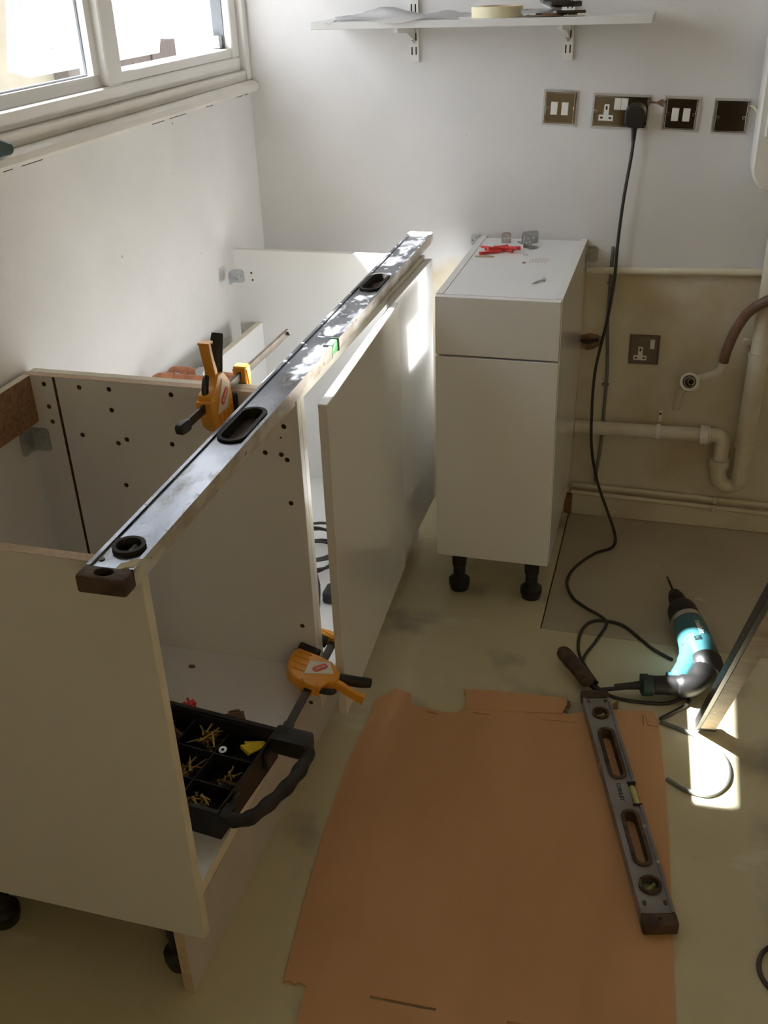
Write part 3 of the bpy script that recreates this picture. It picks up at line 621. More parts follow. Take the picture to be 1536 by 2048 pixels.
m_ = MB(); m_.prism([(0.010, ly(-1.918)), (0.017, ly(-1.913)), (0.022, ly(-1.908)), (0.031, ly(-1.906)), (0.0325, ly(-1.885)), (0.022, ly(-1.888)), (0.017, ly(-1.896)), (0.011, ly(-1.900))], 'z', 0.0222, 0.0262)
LV.part('plaster_blob', m_, 'plaster')
m_ = MB(); m_.cyl((-0.021, ly(-1.892), 0.0222), (-0.021, ly(-1.892), 0.0238), 0.004, seg=12); LV.part('rivet', m_, 'steel')

# ================================================================== CLAMPS
def make_clamp(label, y_bar0, y_bar1, y_jaw):
    """local: bar along y, handles towards +z, jaws towards -z; pad face of the driven jaw at y=.061"""
    T = Thing('bar_clamp', label, 'clamp', (0, 0, 0), local=True)
    m_ = MB(); m_.box(-0.003, y_bar0, -0.008, 0.003, y_bar1, 0.008, 0.0008); bar = T.part('bar', m_, 'steel')
    m_ = MB(); m_.cyl((-0.009, y_bar1-0.006, 0), (0.009, y_bar1-0.006, 0), 0.004, seg=10); T.part('stop_pin', m_, 'steel', bar)
    m_ = MB(); m_.prism([(y_bar0-0.020, -0.007), (y_bar0-0.024, -0.002), (y_bar0-0.024, 0.008), (y_bar0-0.018, 0.012), (y_bar0+0.004, 0.011), (y_bar0+0.012, 0.0095), (y_bar0+0.012, -0.0095), (y_bar0+0.002, -0.010)], 'x', -0.007, 0.007, bev=0.002); T.part('end_knob', m_, 'black')
    # body with the driven jaw
    prof = [(-0.046, 0.022), (-0.046, -0.018), (-0.040, -0.040), (-0.022, -0.056), (0.005, -0.064), (0.030, -0.062), (0.044, -0.055), (0.044, -0.010), (0.040, 0.020), (0.018, 0.046), (-0.006, 0.048), (-0.022, 0.030)]
    m_ = MB(); m_.prism(prof, 'x', -0.0125, 0.0125, bev=0.0025); body = T.part('body', m_, 'yel')
    for k, yy in enumerate((-0.018, 0.0, 0.018, 0.034)):
        m_ = MB(); m_.box(-0.0150, yy-0.0012, -0.056+abs(k-1.6)*0.002, 0.0150, yy+0.0012, -0.024, 0.0006); T.part('rib', m_, 'yel', body)
    m_ = MB(); m_.prism([(-0.040, -0.022), (-0.050, -0.012), (-0.050, 0.012), (-0.034, 0.013), (-0.028, -0.006)], 'x', -0.0150, 0.0150, bev=0.002); T.part('collar', m_, 'yel', body)
    m_ = MB(); m_.prism([(0.0445, -0.058), (0.061, -0.058), (0.061, -0.012), (0.0445, -0.012)], 'x', -0.015, 0.015, bev=0.0025); T.part('pad', m_, 'rubber')
    for sx in (-1, 1):
        m_ = MB(); x0 = sx*0.0127; m_.prism([(-0.024, -0.020), (0.018, -0.022), (0.033, 0.016), (0.006, 0.034)], 'x', x0, x0+sx*0.0010); lb = T.part('label_plate', m_, 'whitelab', body)
        m_ = MB(); m_.prism([(0.008+u*math.cos(0.62)-v*math.sin(0.62), 0.003+u*math.sin(0.62)+v*math.cos(0.62)) for v, u in ovalpoly(0, 0, 0.014, 0.036, 8)], 'x', x0+sx*0.0011, x0+sx*0.0018); T.part('logo_oval', m_, 'redlab', lb)
        # white lettering on the oval
        e1 = Vector((0, math.cos(0.62)*(1 if sx > 0 else -1), math.sin(0.62)*(1 if sx > 0 else -1))); nn = Vector((sx, 0, 0)); e2 = nn.cross(e1)
        mt = Matrix(((e1.x, e2.x, nn.x, x0+sx*0.0021), (e1.y, e2.y, nn.y, 0.008), (e1.z, e2.z, nn.z, 0.003), (0, 0, 0, 1)))
        text('lettering', 'IRWIN', 0.0085, mt, 'whiteprint', lb, 0.0003)
    # fixed grip and squeeze trigger
    m_ = MB(); m_.tube(catmull([(0, 0.012, 0.038), (0, 0.017, 0.056), (0, 0.024, 0.080), (0, 0.036, 0.108)], 5), [0.0105]*3+[0.0122]*10+[0.0118, 0.0112, 0.0105], 10, sy=0.85); T.part('grip', m_, 'black')
    m_ = MB(); m_.prism([(-0.010, 0.038), (-0.012, 0.056), (-0.018, 0.078), (-0.022, 0.098), (-0.022, 0.106), (-0.012, 0.106), (-0.011, 0.098), (-0.007, 0.078), (0.0, 0.058), (0.003, 0.038)], 'x', -0.0095, 0.0095, bev=0.0015); tr = T.part('trigger', m_, 'yel')
    m_ = MB(); m_.prism([(-0.023, 0.1055), (-0.023, 0.109), (-0.006, 0.109), (-0.006, 0.1055)], 'x', -0.0105, 0.0105); T.part('trigger_lip', m_, 'yel', tr)
    m_ = MB(); m_.tube(catmull([(0, -0.034, 0.004), (0, -0.038, 0.022), (0, -0.032, 0.042), (0, -0.024, 0.050)], 4), [0.0065]*9+[0.0062, 0.006, 0.0055, 0.005], 8); T.part('release_lever', m_, 'black')
    # fixed far jaw
    j = y_jaw
    m_ = MB(); m_.prism([(j+0.010, 0.018), (j+0.032, 0.018), (j+0.034, 0.0), (j+0.030, -0.030), (j+0.022, -0.060), (j+0.010, -0.060)], 'x', -0.0130, 0.0130, bev=0.002); jw = T.part('fixed_jaw', m_, 'yel')
    for sx in (-1, 1):
        m_ = MB(); m_.prism([(j+0.012, 0.012), (j+0.0135, 0.012), (j+0.026, -0.05), (j+0.0245, -0.05)], 'x', sx*0.0131, sx*0.0150); T.part('rib', m_, 'yel', jw)
    m_ = MB(); m_.prism([(j, -0.058), (j+0.0098, -0.058), (j+0.0098, -0.012), (j, -0.012)], 'x', -0.0135, 0.0135, bev=0.002); T.part('pad', m_, 'rubber')
    return T
PADY = YB-0.0004
c1 = make_clamp('amber bar clamp on top of the cabinet side, handles pointing up', -0.125, 0.36, Y2+PT+0.0004-(PADY-0.061))
c1.o.location = (0.447, PADY-0.061, ZT+0.0105); c1.o.rotation_euler = (0, 0, 0)
c2 = make_clamp('amber bar clamp low at the cabinet front, handles pointing outwards', -0.165, 0.15, Y2+PT+0.0004-(PADY-0.061))
ez = Vector((1, 0, -0.30)).normalized(); ey = Vector((0, 1, 0)); ex = ey.cross(ez)
c2.o.matrix_world = Matrix(((ex.x, ey.x, ez.x, 0.5940), (ex.y, ey.y, ez.y, PADY-0.061), (ex.z, ey.z, ez.z, 0.300), (0, 0, 0, 1)))

# ================================================================== ORGANISER TRAY AND ITS CONTENTS
TR = Thing('organiser_case', 'open black screw organiser with a big loop handle in the cabinet', 'organiser', (0.456, -1.640, 0.2683), rot=(0, 0, math.radians(-6)), local=True)
TW, TD, TH = 0.25, 0.212, 0.062
m_ = MB(); m_.box(-TW/2, -TD/2, 0.0, TW/2, TD/2, 0.004, 0.001); TR.part('base', m_, 'black')
for (a, b, c, d) in ((-TW/2, -TD/2, TW/2, -TD/2+0.004), (-TW/2, TD/2-0.004, TW/2, TD/2), (-TW/2, -TD/2+0.0042, -TW/2+0.004, TD/2-0.0042), (TW/2-0.004, -TD/2+0.0042, TW/2, TD/2-0.0042)):
    m_ = MB(); m_.box(a, b, 0.0041, c, d, TH, 0.0012); TR.part('wall', m_, 'black')
for (a, b) in ((TD/2-0.003, TD/2+0.007), (-TD/2-0.007, -TD/2+0.003)): m_ = MB(); m_.box(-TW/2-0.006, a, TH+0.0002, TW/2+0.006, b, TH+0.006, 0.0015); TR.part('rim', m_, 'black')
GX = [-TW/2, -0.045, 0.035, TW/2]; GY = [-TD/2, -0.036, 0.034, TD/2]
for x in GX[1:3]: m_ = MB(); m_.box(x-0.0012, -TD/2+0.0043, 0.0042, x+0.0012, TD/2-0.0043, 0.046); TR.part('divider', m_, 'black')
for y in GY[1:3]:
    for i in range(3):
        m_ = MB(); m_.box(max(GX[i], -TW/2+0.0043)+0.0013, y-0.0012, 0.0042, min(GX[i+1], TW/2-0.0043)-0.0013, y+0.0012, 0.046); TR.part('divider', m_, 'black')
hp = [(TW/2+0.004, TD/2-0.004, 0.050), (TW/2+0.045, TD/2-0.002, 0.052), (TW/2+0.073, TD/2-0.018, 0.052), (TW/2+0.080, TD/2-0.060, 0.052), (TW/2+0.076, TD/2-0.105, 0.050), (TW/2+0.064, TD/2-0.150, 0.048), (TW/2+0.048, TD/2-0.188, 0.046), (TW/2+0.026, TD/2-0.202, 0.046), (TW/2+0.002, TD/2-0.194, 0.046)]
hpp = catmull(hp, 5); rr_ = [0.0125+0.0015*math.sin(i*1.3) for i in range(len(hpp))]
m_ = MB(); m_.tube(hpp, rr_, 12); TR.part('handle', m_, 'rubber')
m_ = MB(); m_.box(TW/2+0.0003, TD/2-0.03, 0.036, TW/2+0.074, TD/2+0.012, 0.074, 0.006, seg=2); TR.part('handle_block', m_, 'black')
m_ = MB(); m_.box(TW/2+0.0003, -TD/2-0.004, 0.030, TW/2+0.020, -TD/2+0.032, 0.060, 0.005, seg=2); TR.part('handle_block', m_, 'black')
for y in (0.07, -0.06): m_ = MB(); m_.box(TW/2+0.0002, y-0.018, 0.018, TW/2+0.008, y+0.018, 0.052, 0.002); TR.part('latch', m_, 'black')
TM = Matrix.Translation(TR.loc) @ Matrix.Rotation(math.radians(-6), 4, 'Z')
sm2 = screw_mesh(0.040, 0.0022, 0.0046); sm3 = screw_mesh(0.022, 0.0020, 0.0042); bplug = plug_mesh(0.036, 0.0040, 0.8)
random.seed(21)
def heap(mesh, name, matn, cx, cy, hx, hy, n, z0, dz, label, cat, group, tilt=25, ang=None):
    for i in range(n):
        p = TM @ Vector((cx+random.uniform(-hx, hx), cy+random.uniform(-hy, hy), z0+dz*i/max(1, n-1)))
        o = mk(name, mesh, matn, loc=p); a = random.uniform(0, 360) if ang is None else ang+random.uniform(-14, 14)
        o.rotation_euler = (math.radians(random.uniform(-tilt, tilt)), 0, math.radians(a)); tag(o, label, cat, group)
heap(sm2, 'gold_screw', 'gold', -0.005, 0.078, 0.014, 0.012, 15, 0.012, 0.034, 'long gold screw loose in the organiser\'s rear middle compartment', 'screw', 'long gold screws in the organiser', 9)
heap(sm2, 'gold_screw', 'gold', -0.004, 0.000, 0.016, 0.012, 10, 0.010, 0.018, 'gold screw in the organiser\'s centre compartment', 'screw', 'gold screws in the centre compartment', 8)
heap(sm3, 'gold_screw', 'gold', 0.072, 0.004, 0.014, 0.016, 10, 0.010, 0.018, 'short gold screw in the organiser compartment beside the washer', 'screw', 'short gold screws beside the washer', 10)
heap(sm3, 'gold_screw', 'gold', 0.060, -0.072, 0.016, 0.014, 24, 0.010, 0.030, 'short gold screw heaped in the organiser\'s front compartment', 'screw', 'short gold screws in the front compartment', 10)
heap(bplug, 'wall_plug', 'brownp', -0.080, 0.070, 0.016, 0.014, 12, 0.012, 0.032, 'brown wall plug in the organiser\'s rear left compartment', 'wall plug', 'brown wall plugs in the organiser', 12, 60)
heap(bplug, 'wall_plug', 'brownp', -0.080, 0.000, 0.016, 0.014, 8, 0.012, 0.018, 'brown wall plug in the organiser\'s middle left compartment', 'wall plug', 'brown wall plugs beside the cabinet side', 12, 30)
yplug = plug_mesh(0.034, 0.0036, 0.8)
for i in range(8):
    p = TM @ Vector((0.100+0.0058*(i % 4)-0.010, 0.088-0.0062*i*0.6, 0.040+0.004*(i // 4)+0.001*i)); o = mk('wall_plug', yplug, 'yellowp', loc=p)
    o.rotation_euler = (math.radians(-12), 0, math.radians(-58+4*i)); tag(o, 'yellow wall plug in a row at the organiser\'s rear right corner', 'wall plug', 'yellow wall plugs in the organiser')
m_ = MB(); m_.ring((0, 0, 0), (0, 0, 1), 0.0075, 0.003, 0.0014, 18)
o = single('washer', m_, 'zinc', 'single round steel washer on the organiser\'s divider', 'washer'); o.location = TM @ Vector((0.0475, 0.045, 0.0475)); o.rotation_euler = (math.radians(14), 0, 0)
# red crumpled plug strip behind the tray and brown plug strip
RP = Thing('plug_strip', 'red plug strip in a bundle behind the organiser', 'plug strip', (0.372, -1.462, 0.2683), local=True)
for i in range(7):
    m_ = MB(); a = i*0.9; L = 0.013; zz = 0.0045+0.0042*(i // 2)
    m_.tube([(math.cos(a)*L-0.003, math.sin(a)*L*0.8, zz), (0, 0, zz+0.001), (-math.cos(a)*L, -math.sin(a)*L*0.9, zz+0.003)], [0.0030, 0.0040, 0.0030], 7); m_.ring((math.cos(a)*L-0.003, math.sin(a)*L*0.8, zz), (math.cos(a), math.sin(a), 0), 0.0048, 0.001, 0.003, 8); RP.part('plug', m_, 'red')
BP = Thing('plug_strip', 'brown plug strip lying flat behind the organiser', 'plug strip', (0.474, -1.474, 0.2683), rot=(0, 0, math.radians(30)), local=True)
for i in range(6):
    y = (i-2.5)*0.0072; m_ = MB(); L = 0.042-0.004*i
    m_.tube([(-L/2, y, 0.010), (-L/4, y, 0.0105), (0, y, 0.011), (L/4, y, 0.0105), (L/2, y, 0.010)], [0.0034, 0.0040, 0.0035, 0.0040, 0.0034], 8); BP.part('plug', m_, 'brownp')
m_ = MB(); m_.box(-0.018, -0.022, 0.0003, 0.019, 0.022, 0.0068, 0.001); BP.part('strip_web', m_, 'brownp')
m_ = MB(); m_.prism([(-0.007, -0.002), (0.0, -0.004), (0.008, 0.0), (0.004, 0.004), (-0.005, 0.003)], 'z', 0, 0.004)
o = single('chipping', m_, 'brownp', 'small brown chip on the floor of the open cabinet', 'chip'); o.location = (0.315, -1.335, 0.2683)

# black coiled lead inside the corner unit
LD = Thing('coiled_lead', 'coiled black lead with plug inside the corner cabinet', 'cable', (0.41, -0.80, ZF2), local=True)
pts = []
for i in range(46):
    a = i*0.62; r = 0.075+0.018*math.sin(i*0.37)
    pts.append((r*math.cos(a)-0.02+0.01*math.sin(i*.5), r*1.1*math.sin(a)+0.03, 0.005+0.0016*i))
pts += [(0.03, -0.10, 0.05), (0.055, -0.16, 0.02), (0.06, -0.20, 0.006), (0.02, -0.235, 0.005), (-0.06, -0.24, 0.005), (-0.12, -0.22, 0.005)]
m_ = MB(); m_.tube(catmull(pts, 3), 0.0040, 7); LD.part('lead', m_, 'cable')
m_ = MB(); m_.box(0.058, -0.150, 0.0004, 0.096, -0.100, 0.034, 0.008, seg=2); LD.part('plug', m_, 'black')

# ================================================================== SHELF
SH = Thing('wall_shelf', 'white wall shelf on two twin-slot brackets', 'shelf', (0.68, -0.10, 1.41))
SZ0, SZ1 = 1.410, 1.427
m_ = MB(); m_.box(0.262, -0.200, SZ0, 1.100, -0.018, SZ1, 0.001); SH.part('board', m_, 'mel')
for xc in (0.483, 0.888):
    m_ = MB(); m_.box(xc-0.0125, -0.0105, 1.318, xc+0.0125, -0.0005, 1.95)
    c_ = MB()
    for k in range(18):
        z = 1.335+k*0.034
        for sx in (-1, 1): c_.box(xc+sx*0.0055-0.0016, -0.02, z, xc+sx*0.0055+0.0016, -0.006, z+0.019, mi=1)
    up = cutpart(SH, 'upright', m_, ['upvc', 'dark'], c_)
    m_ = MB(); m_.cyl((xc, -0.0125, 1.3605+0.006), (xc, -0.0106, 1.3605+0.006), 0.0042, seg=12); SH.part('screw_head', m_, 'zinc', up)
    m_ = MB(); m_.prism([(-0.0108, 1.372), (-0.0108, 1.4095), (-0.19, 1.4095), (-0.19, 1.400), (-0.095, 1.392), (-0.03, 1.372)], 'x', xc-0.006, xc+0.004); SH.part('bracket', m_, 'upvc')
# paper / plastic sheet
ns, nt_ = 26, 12; m_ = MB(); b2 = m_.bm; random.seed(5)
V = []
for j in range(nt_):
    row = []
    for i in range(ns):
        u, v = i/(ns-1), j/(nt_-1)
        x = 0.300+0.345*u+0.02*math.sin(v*5+u*2)-0.05*(1-v)*(0.3 if u > 0.5 else 1)*u; y = -0.205+0.168*v+0.008*math.sin(u*9)
        hgt = 0.020*math.sin(math.pi*min(1, u*1.05))*(0.35+0.65*v)*(0.7+0.5*math.sin(u*11+v*4)) + 0.006*random.random()*v
        lip = -0.010*max(0, (0.06-v)/0.06)*(0.5+0.5*math.sin(u*14))
        row.append(b2.verts.new((x, min(y, -0.02), SZ1+0.0012+max(0, hgt)+(lip if y < -0.2005 else 0))))
    V.append(row)
for j in range(nt_-1):
    for i in range(ns-1): b2.faces.new([V[j][i], V[j][i+1], V[j+1][i+1], V[j+1][i]])
bmesh.ops.solidify(b2, geom=b2.faces[:], thickness=-0.0006)
single('paper_sheet', m_, 'paper', 'crumpled white paper sheet lying on the wall shelf', 'paper', (0.47, -0.12, SZ1))
TP = Thing('tape_roll', 'roll of cream masking tape lying flat on the shelf', 'tape', (0.724, -0.125, SZ1+0.0003), local=True)
m_ = MB(); m_.ring((0, 0, 0.012), (0, 0, 1), 0.063, 0.040, 0.024, 40); TP.part('tape', m_, 'tape')
m_ = MB(); m_.ring((0, 0, 0.012), (0, 0, 1), 0.0398, 0.0375, 0.0242, 40); TP.part('core', m_, 'tanedge')
# heap of keys and small fittings
KZ = SZ1+0.0003
def plate(label, name, x, y, z, L, Wd, t, rz, rx, ry, matn, hole=True, kind='plate'):
    m_ = MB(); m_.prism(ovalpoly(0, 0, Wd, L, 5), 'z', 0, t)
    if hole: m_.cyl((0, L*0.32, t), (0, L*0.32, t+0.0012), Wd*0.22, seg=10, mi=0)
    o = mk(name, m_.mesh(name), matn, loc=(x, y, z)); o.rotation_euler = (math.radians(rx), math.radians(ry), math.radians(rz)); return tag(o, label, kind, 'small metal fittings on the shelf')
for (nm, x, y, z, L, Wd, t, rz, rx, ry, mt_) in (
    ('long grey metal fitting at the left of the shelf heap', 0.826, -0.158, KZ+0.0100, 0.085, 0.020, 0.005, 76, 0, -10, 'zinc'),
    ('tan metal strip lying lowest under the shelf heap', 0.838, -0.172, KZ+0.0008, 0.095, 0.016, 0.003, 94, 0, 0, 'bsteel'),
    ('dark flat strip lowest at the middle of the shelf heap', 0.872, -0.150, KZ+0.0008, 0.100, 0.020, 0.006, 88, 0, 0, 'steel'),
    ('broad pale plate tilted in the middle of the shelf heap', 0.856, -0.140, KZ+0.0240, 0.060, 0.032, 0.003, 64, 24, -16, 'zinc'),
    ('dark steel fitting propped up at the top of the shelf heap', 0.868, -0.120, KZ+0.0330, 0.070, 0.015, 0.009, 112, 6, 26, 'steel'),
    ('second dark fitting slanting down to the right of the shelf heap', 0.893, -0.140, KZ+0.0210, 0.075, 0.013, 0.008, 100, 0, 24, 'steel'),
    ('black fitting at the right end of the shelf heap', 0.908, -0.165, KZ+0.0060, 0.070, 0.013, 0.006, 98, 0, 8, 'steel'),
    ('thin bright steel key pointing right on the shelf', 0.918, -0.182, KZ+0.0015, 0.050, 0.008, 0.002, 96, 0, 2, 'zinc'),
    ('small reddish fitting at the front of the shelf heap', 0.860, -0.184, KZ+0.0040, 0.036, 0.009, 0.004, 88, 0, -4, 'brownp')):
    plate(nm, 'metal_fitting', x, y, z, L, Wd, t, rz, rx, ry, mt_, kind='fitting')
TC = Thing('shading_case', 'dark green corner on the window board, unseen case above it added to block sun', 'case', (0.018, -1.29, 1.2763))  # only the low corner shows; the upper body is added to block sun
m_ = MB(); m_.prism([(-1.405, 1.2763), (-1.212, 1.2763), (-1.205, 1.283), (-1.207, 1.294), (-1.245, 1.308), (-1.258, 1.515), (-1.266, 1.525), (-1.398, 1.525), (-1.408, 1.515)], 'x', -0.006, 0.046, bev=0.003); TC.part('body', m_, 'dgreen')
m_ = MB(); m_.tube([(0.020, -1.30, 1.5252), (0.020, -1.302, 1.545), (0.020, -1.37, 1.545), (0.020, -1.372, 1.5252)], 0.007, 8); TC.part('handle', m_, 'black')

# ================================================================== SOCKETS AND SWITCHES
def faceplate(name, label, x0, x1, z0, z1, sl, chrome='chrome', thick=0.009):
    """plate frame: local x right, z up, y towards the wall; slope sl follows the run of the plates"""
    cx, cz = (x0+x1)/2, (z0+z1)/2; T = Thing(name, label, 'socket' if 'socket' in name else 'switch', (cx, -0.0006, cz), rot=(0, sl, 0), local=True)
    w, h = (x1-x0)/2, (z1-z0)/2
    m_ = MB(); b = 0.0062
    b2 = m_.bm; rings = []
    for (dw, y) in ((0, 0), (0, -0.002), (0.0058, -thick), (0.0074, -thick), (0.0084, -thick+0.0014)):
        rings.append([b2.verts.new((sx*(w-dw), y, sz*(h-dw))) for sx, sz in ((-1, -1), (1, -1), (1, 1), (-1, 1))])
    for i in range(4):
        for k in range(4): b2.faces.new([rings[i][k], rings[i][(k+1) % 4], rings[i+1][(k+1) % 4], rings[i+1][k]])
    b2.faces.new(rings[-1]); b2.faces.new(rings[0][::-1]); bmesh.ops.recalc_face_normals(b2, faces=b2.faces[:])
    T.part('plate', m_, chrome); T.yf = -thick+0.0014; return T
def prect(T, name, cx, cz, w, h, t, matn, parent=None, bev=0.0006):
    m_ = MB(); m_.box(cx-w/2, T.yf-t, cz-h/2, cx+w/2, T.yf-0.0001, cz+h/2, bev); return T.part(name, m_, matn, parent)
def pscrew(T, cx, cz):
    m_ = MB(); m_.cyl((cx, T.yf-0.0001, cz), (cx, T.yf-0.0016, cz), 0.0042, 0.0034, 14); T.part('screw_head', m_, 'chrome')
def outlet(T, cx, cz, s=1.0):
    m_ = MB(); t = 0.0012
    m_.prism([(cx-0.0185*s, cz-0.019*s), (cx+0.0185*s, cz-0.019*s), (cx+0.0185*s, cz-0.005*s), (cx+0.0065*s, cz-0.005*s), (cx+0.0065*s, cz+0.021*s), (cx-0.0065*s, cz+0.021*s), (cx-0.0065*s, cz-0.005*s), (cx-0.0185*s, cz-0.005*s)], 'y', T.yf-t, T.yf-0.0001)
    o = T.part('outlet', m_, 'white')
    for (dx, dz, w, h) in ((0, 0.012, 0.0045, 0.009), (-0.011, -0.012, 0.0068, 0.0045), (0.011, -0.012, 0.0068, 0.0045)):
        m_ = MB(); m_.box(cx+dx*s-w*s/2, T.yf-t-0.0002, cz+dz*s-h*s/2, cx+dx*s+w*s/2, T.yf-t+0.0004, cz+dz*s+h*s/2); T.part('pin_slot', m_, 'dark', o)
SLP = math.radians(2.4)
s1 = faceplate('fused_switch', 'chrome double switch plate at the left end of the row', 0.829, 0.919, 1.159, 1.247, SLP)
for dx in (-0.014, 0.014): prect(s1, 'rocker', dx, -0.001, 0.0175, 0.031, 0.004, 'white')
pscrew(s1, -0.033, 0); pscrew(s1, 0.033, 0)
s2 = faceplate('double_socket', 'wide chrome double socket plate with a black plug in it', 0.957, 1.105, 1.151, 1.237, SLP)
outlet(s2, -0.036, -0.004); outlet(s2, 0.036, -0.004)
for dx in (-0.0090, 0.0085): prect(s2, 'rocker', dx, 0.019, 0.0165, 0.028, 0.004, 'white')
pscrew(s2, -0.060, 0.0)
s3 = faceplate('fused_switch', 'chrome double switch plate right of the double socket', 1.138, 1.227, 1.146, 1.231, SLP)
for dx in (-0.014, 0.014): prect(s3, 'rocker', dx, -0.001, 0.0175, 0.031, 0.004, 'white')
pscrew(s3, -0.033, 0); pscrew(s3, 0.033, 0)
s4 = faceplate('blank_switch_plate', 'blank chrome cover plate at the right end of the row', 1.2605, 1.350, 1.140, 1.226, SLP*0.6)
pscrew(s4, -0.032, -0.002); pscrew(s4, 0.032, -0.002)
m_ = MB(); m_.tube(catmull([(1.345, -0.002, 1.208), (1.356, -0.007, 1.206), (1.366, -0.009, 1.195), (1.372, -0.008, 1.178)], 5), 0.0026, 7)
single('bare_wire', m_, 'tape', 'short yellowish wire poking out beside the blank plate', 'wire', (1.356, -0.002, 1.20))
s5 = faceplate('single_socket', 'dark brushed single socket low on the end wall', 1.106, 1.191, 0.509, 0.597, -SLP*0.3, 'bsteel', 0.011)
outlet(s5, -0.010, -0.010); prect(s5, 'rocker', 0.022, 0.020, 0.0125, 0.027, 0.0035, 'white')
# plug + drill lead
CB = Thing('power_lead', 'dark power lead hanging from the plugged socket and looping to the drill', 'cable', (1.07, -0.04, 1.19))
m_ = MB(); m_.prism([(1.045, 1.168), (1.052, 1.160), (1.086, 1.158), (1.094, 1.166), (1.096, 1.196), (1.088, 1.208), (1.072, 1.214), (1.054, 1.211), (1.044, 1.200)], 'y', -0.045, -0.0102, bev=0.004); CB.part('plug', m_, 'black')
m_ = MB(); m_.tube([(1.070, -0.026, 1.159), (1.0705, -0.026, 1.142), (1.0705, -0.027, 1.125)], [0.008, 0.0062, 0.0052], 10); CB.part('strain_relief', m_, 'black')
path = [(1.0705, -0.027, 1.13), (1.069, -0.029, 1.09), (1.058, -0.032, 0.976), (1.052, -0.032, 0.86), (1.051, -0.034, 0.759), (1.040, -0.036, 0.644), (1.019, -0.058, 0.492+0.013), (1.018, -0.066, 0.350+0.02), (1.026, -0.066, 0.235+0.018), (1.049, -0.066, 0.150), (1.082, -0.078, 0.07), (1.112, -0.115, 0.016), (1.122, -0.165, 0.0055), (1.112, -0.212, 0.0046), (1.069, -0.252, 0.0046), (1.022, -0.338, 0.0046), (1.008, -0.422, 0.0046), (1.030, -0.495, 0.0046), (1.069, -0.538, 0.0046), (1.118, -0.588, 0.0135), (1.132, -0.622, 0.0135), (1.111, -0.690, 0.0046), (1.090, -0.760, 0.0046), (1.092, -0.800, 0.0046), (1.118, -0.853, 0.0048), (1.155, -0.893, 0.0046), (1.211, -0.906, 0.0046), (1.291, -0.897, 0.0046), (1.330, -0.868, 0.0046), (1.345, -0.868, 0.0046), (1.342, -0.888, 0.0046), (1.309, -0.927, 0.0046), (1.283, -0.956, 0.0046)]
CR = 0.0043
m_ = MB(); m_.tube(catmull(path, 7), CR, 8); CB.part('lead', m_, 'cable')
path2 = [(1.283, -0.966, 0.0046), (1.320, -0.978, 0.0046), (1.360, -0.994, 0.0046), (1.403, -1.021, 0.0046), (1.430, -1.075, 0.0046), (1.427, -1.132, 0.0046), (1.393, -1.176, 0.0046), (1.345, -1.174, 0.0046), (1.304, -1.148, 0.0046)]
m_ = MB(); m_.tube(catmull(path2, 7), CR+0.0006, 8); CB.part('lead_loop', m_, 'greycable')  # paler grey than the other loops stands in for sunlight on it
path3 = [(1.131, -0.868, 0.0135), (1.100, -0.815, 0.0135), (1.076, -0.750, 0.0046), (1.069, -0.690, 0.0046), (1.074, -0.640, 0.0046), (1.092, -0.603, 0.0046), (1.125, -0.590, 0.0046), (1.178, -0.604, 0.0046), (1.245, -0.678, 0.0046), (1.282, -0.708, 0.0046), (1.304, -0.722, 0.0046)]
m_ = MB(); m_.tube(catmull(path3, 7), CR, 8); CB.part('lead_loop', m_, 'cable')
path4 = [(1.232, -0.880, 0.034), (1.200, -0.888, 0.028), (1.160, -0.893, 0.020), (1.130, -0.893, 0.0145), (1.100, -0.862, 0.0145)]
m_ = MB(); m_.tube(catmull(path4, 6), 0.0052, 8); CB.part('lead_end', m_, 'cable')
m_ = MB(); m_.tube(catmull([(1.039, -0.0055, 0.845), (1.039, -0.0055, 0.70), (1.0395, -0.0055, 0.637), (1.049, -0.0055, 0.50), (1.050, -0.0055, 0.445), (1.049, -0.0055, 0.311), (1.047, -0.0055, 0.227), (1.041, -0.0055, 0.15), (1.040, -0.0055, 0.118)], 5), 0.0048, 8)
wc = Thing('wall_cable', 'grey cable clipped flat down the end wall behind the pipes', 'cable', (1.045, -0.006, 0.12)); wc.part('cable', m_, 'greycable')
m_ = MB(); m_.box(1.037, -0.0115, 0.437, 1.058, -0.0004, 0.443, 0.001); wc.part('clip', m_, 'greycable'); m_ = MB(); m_.box(1.031, -0.0115, 0.74, 1.048, -0.0004, 0.746, 0.001); wc.part('clip', m_, 'greycable')
m_ = MB(); m_.tube(catmull([(1.62, -1.50, 0.0046), (1.54, -1.505, 0.0046), (1.488, -1.535, 0.0046), (1.473, -1.575, 0.0046), (1.486, -1.612, 0.0046), (1.53, -1.640, 0.0046), (1.62, -1.66, 0.0046)], 8), 0.0044, 8)
single('loose_lead', m_, 'cable', 'dark cable loop at the bottom right edge of the floor', 'cable', (1.55, -1.57, 0.0))

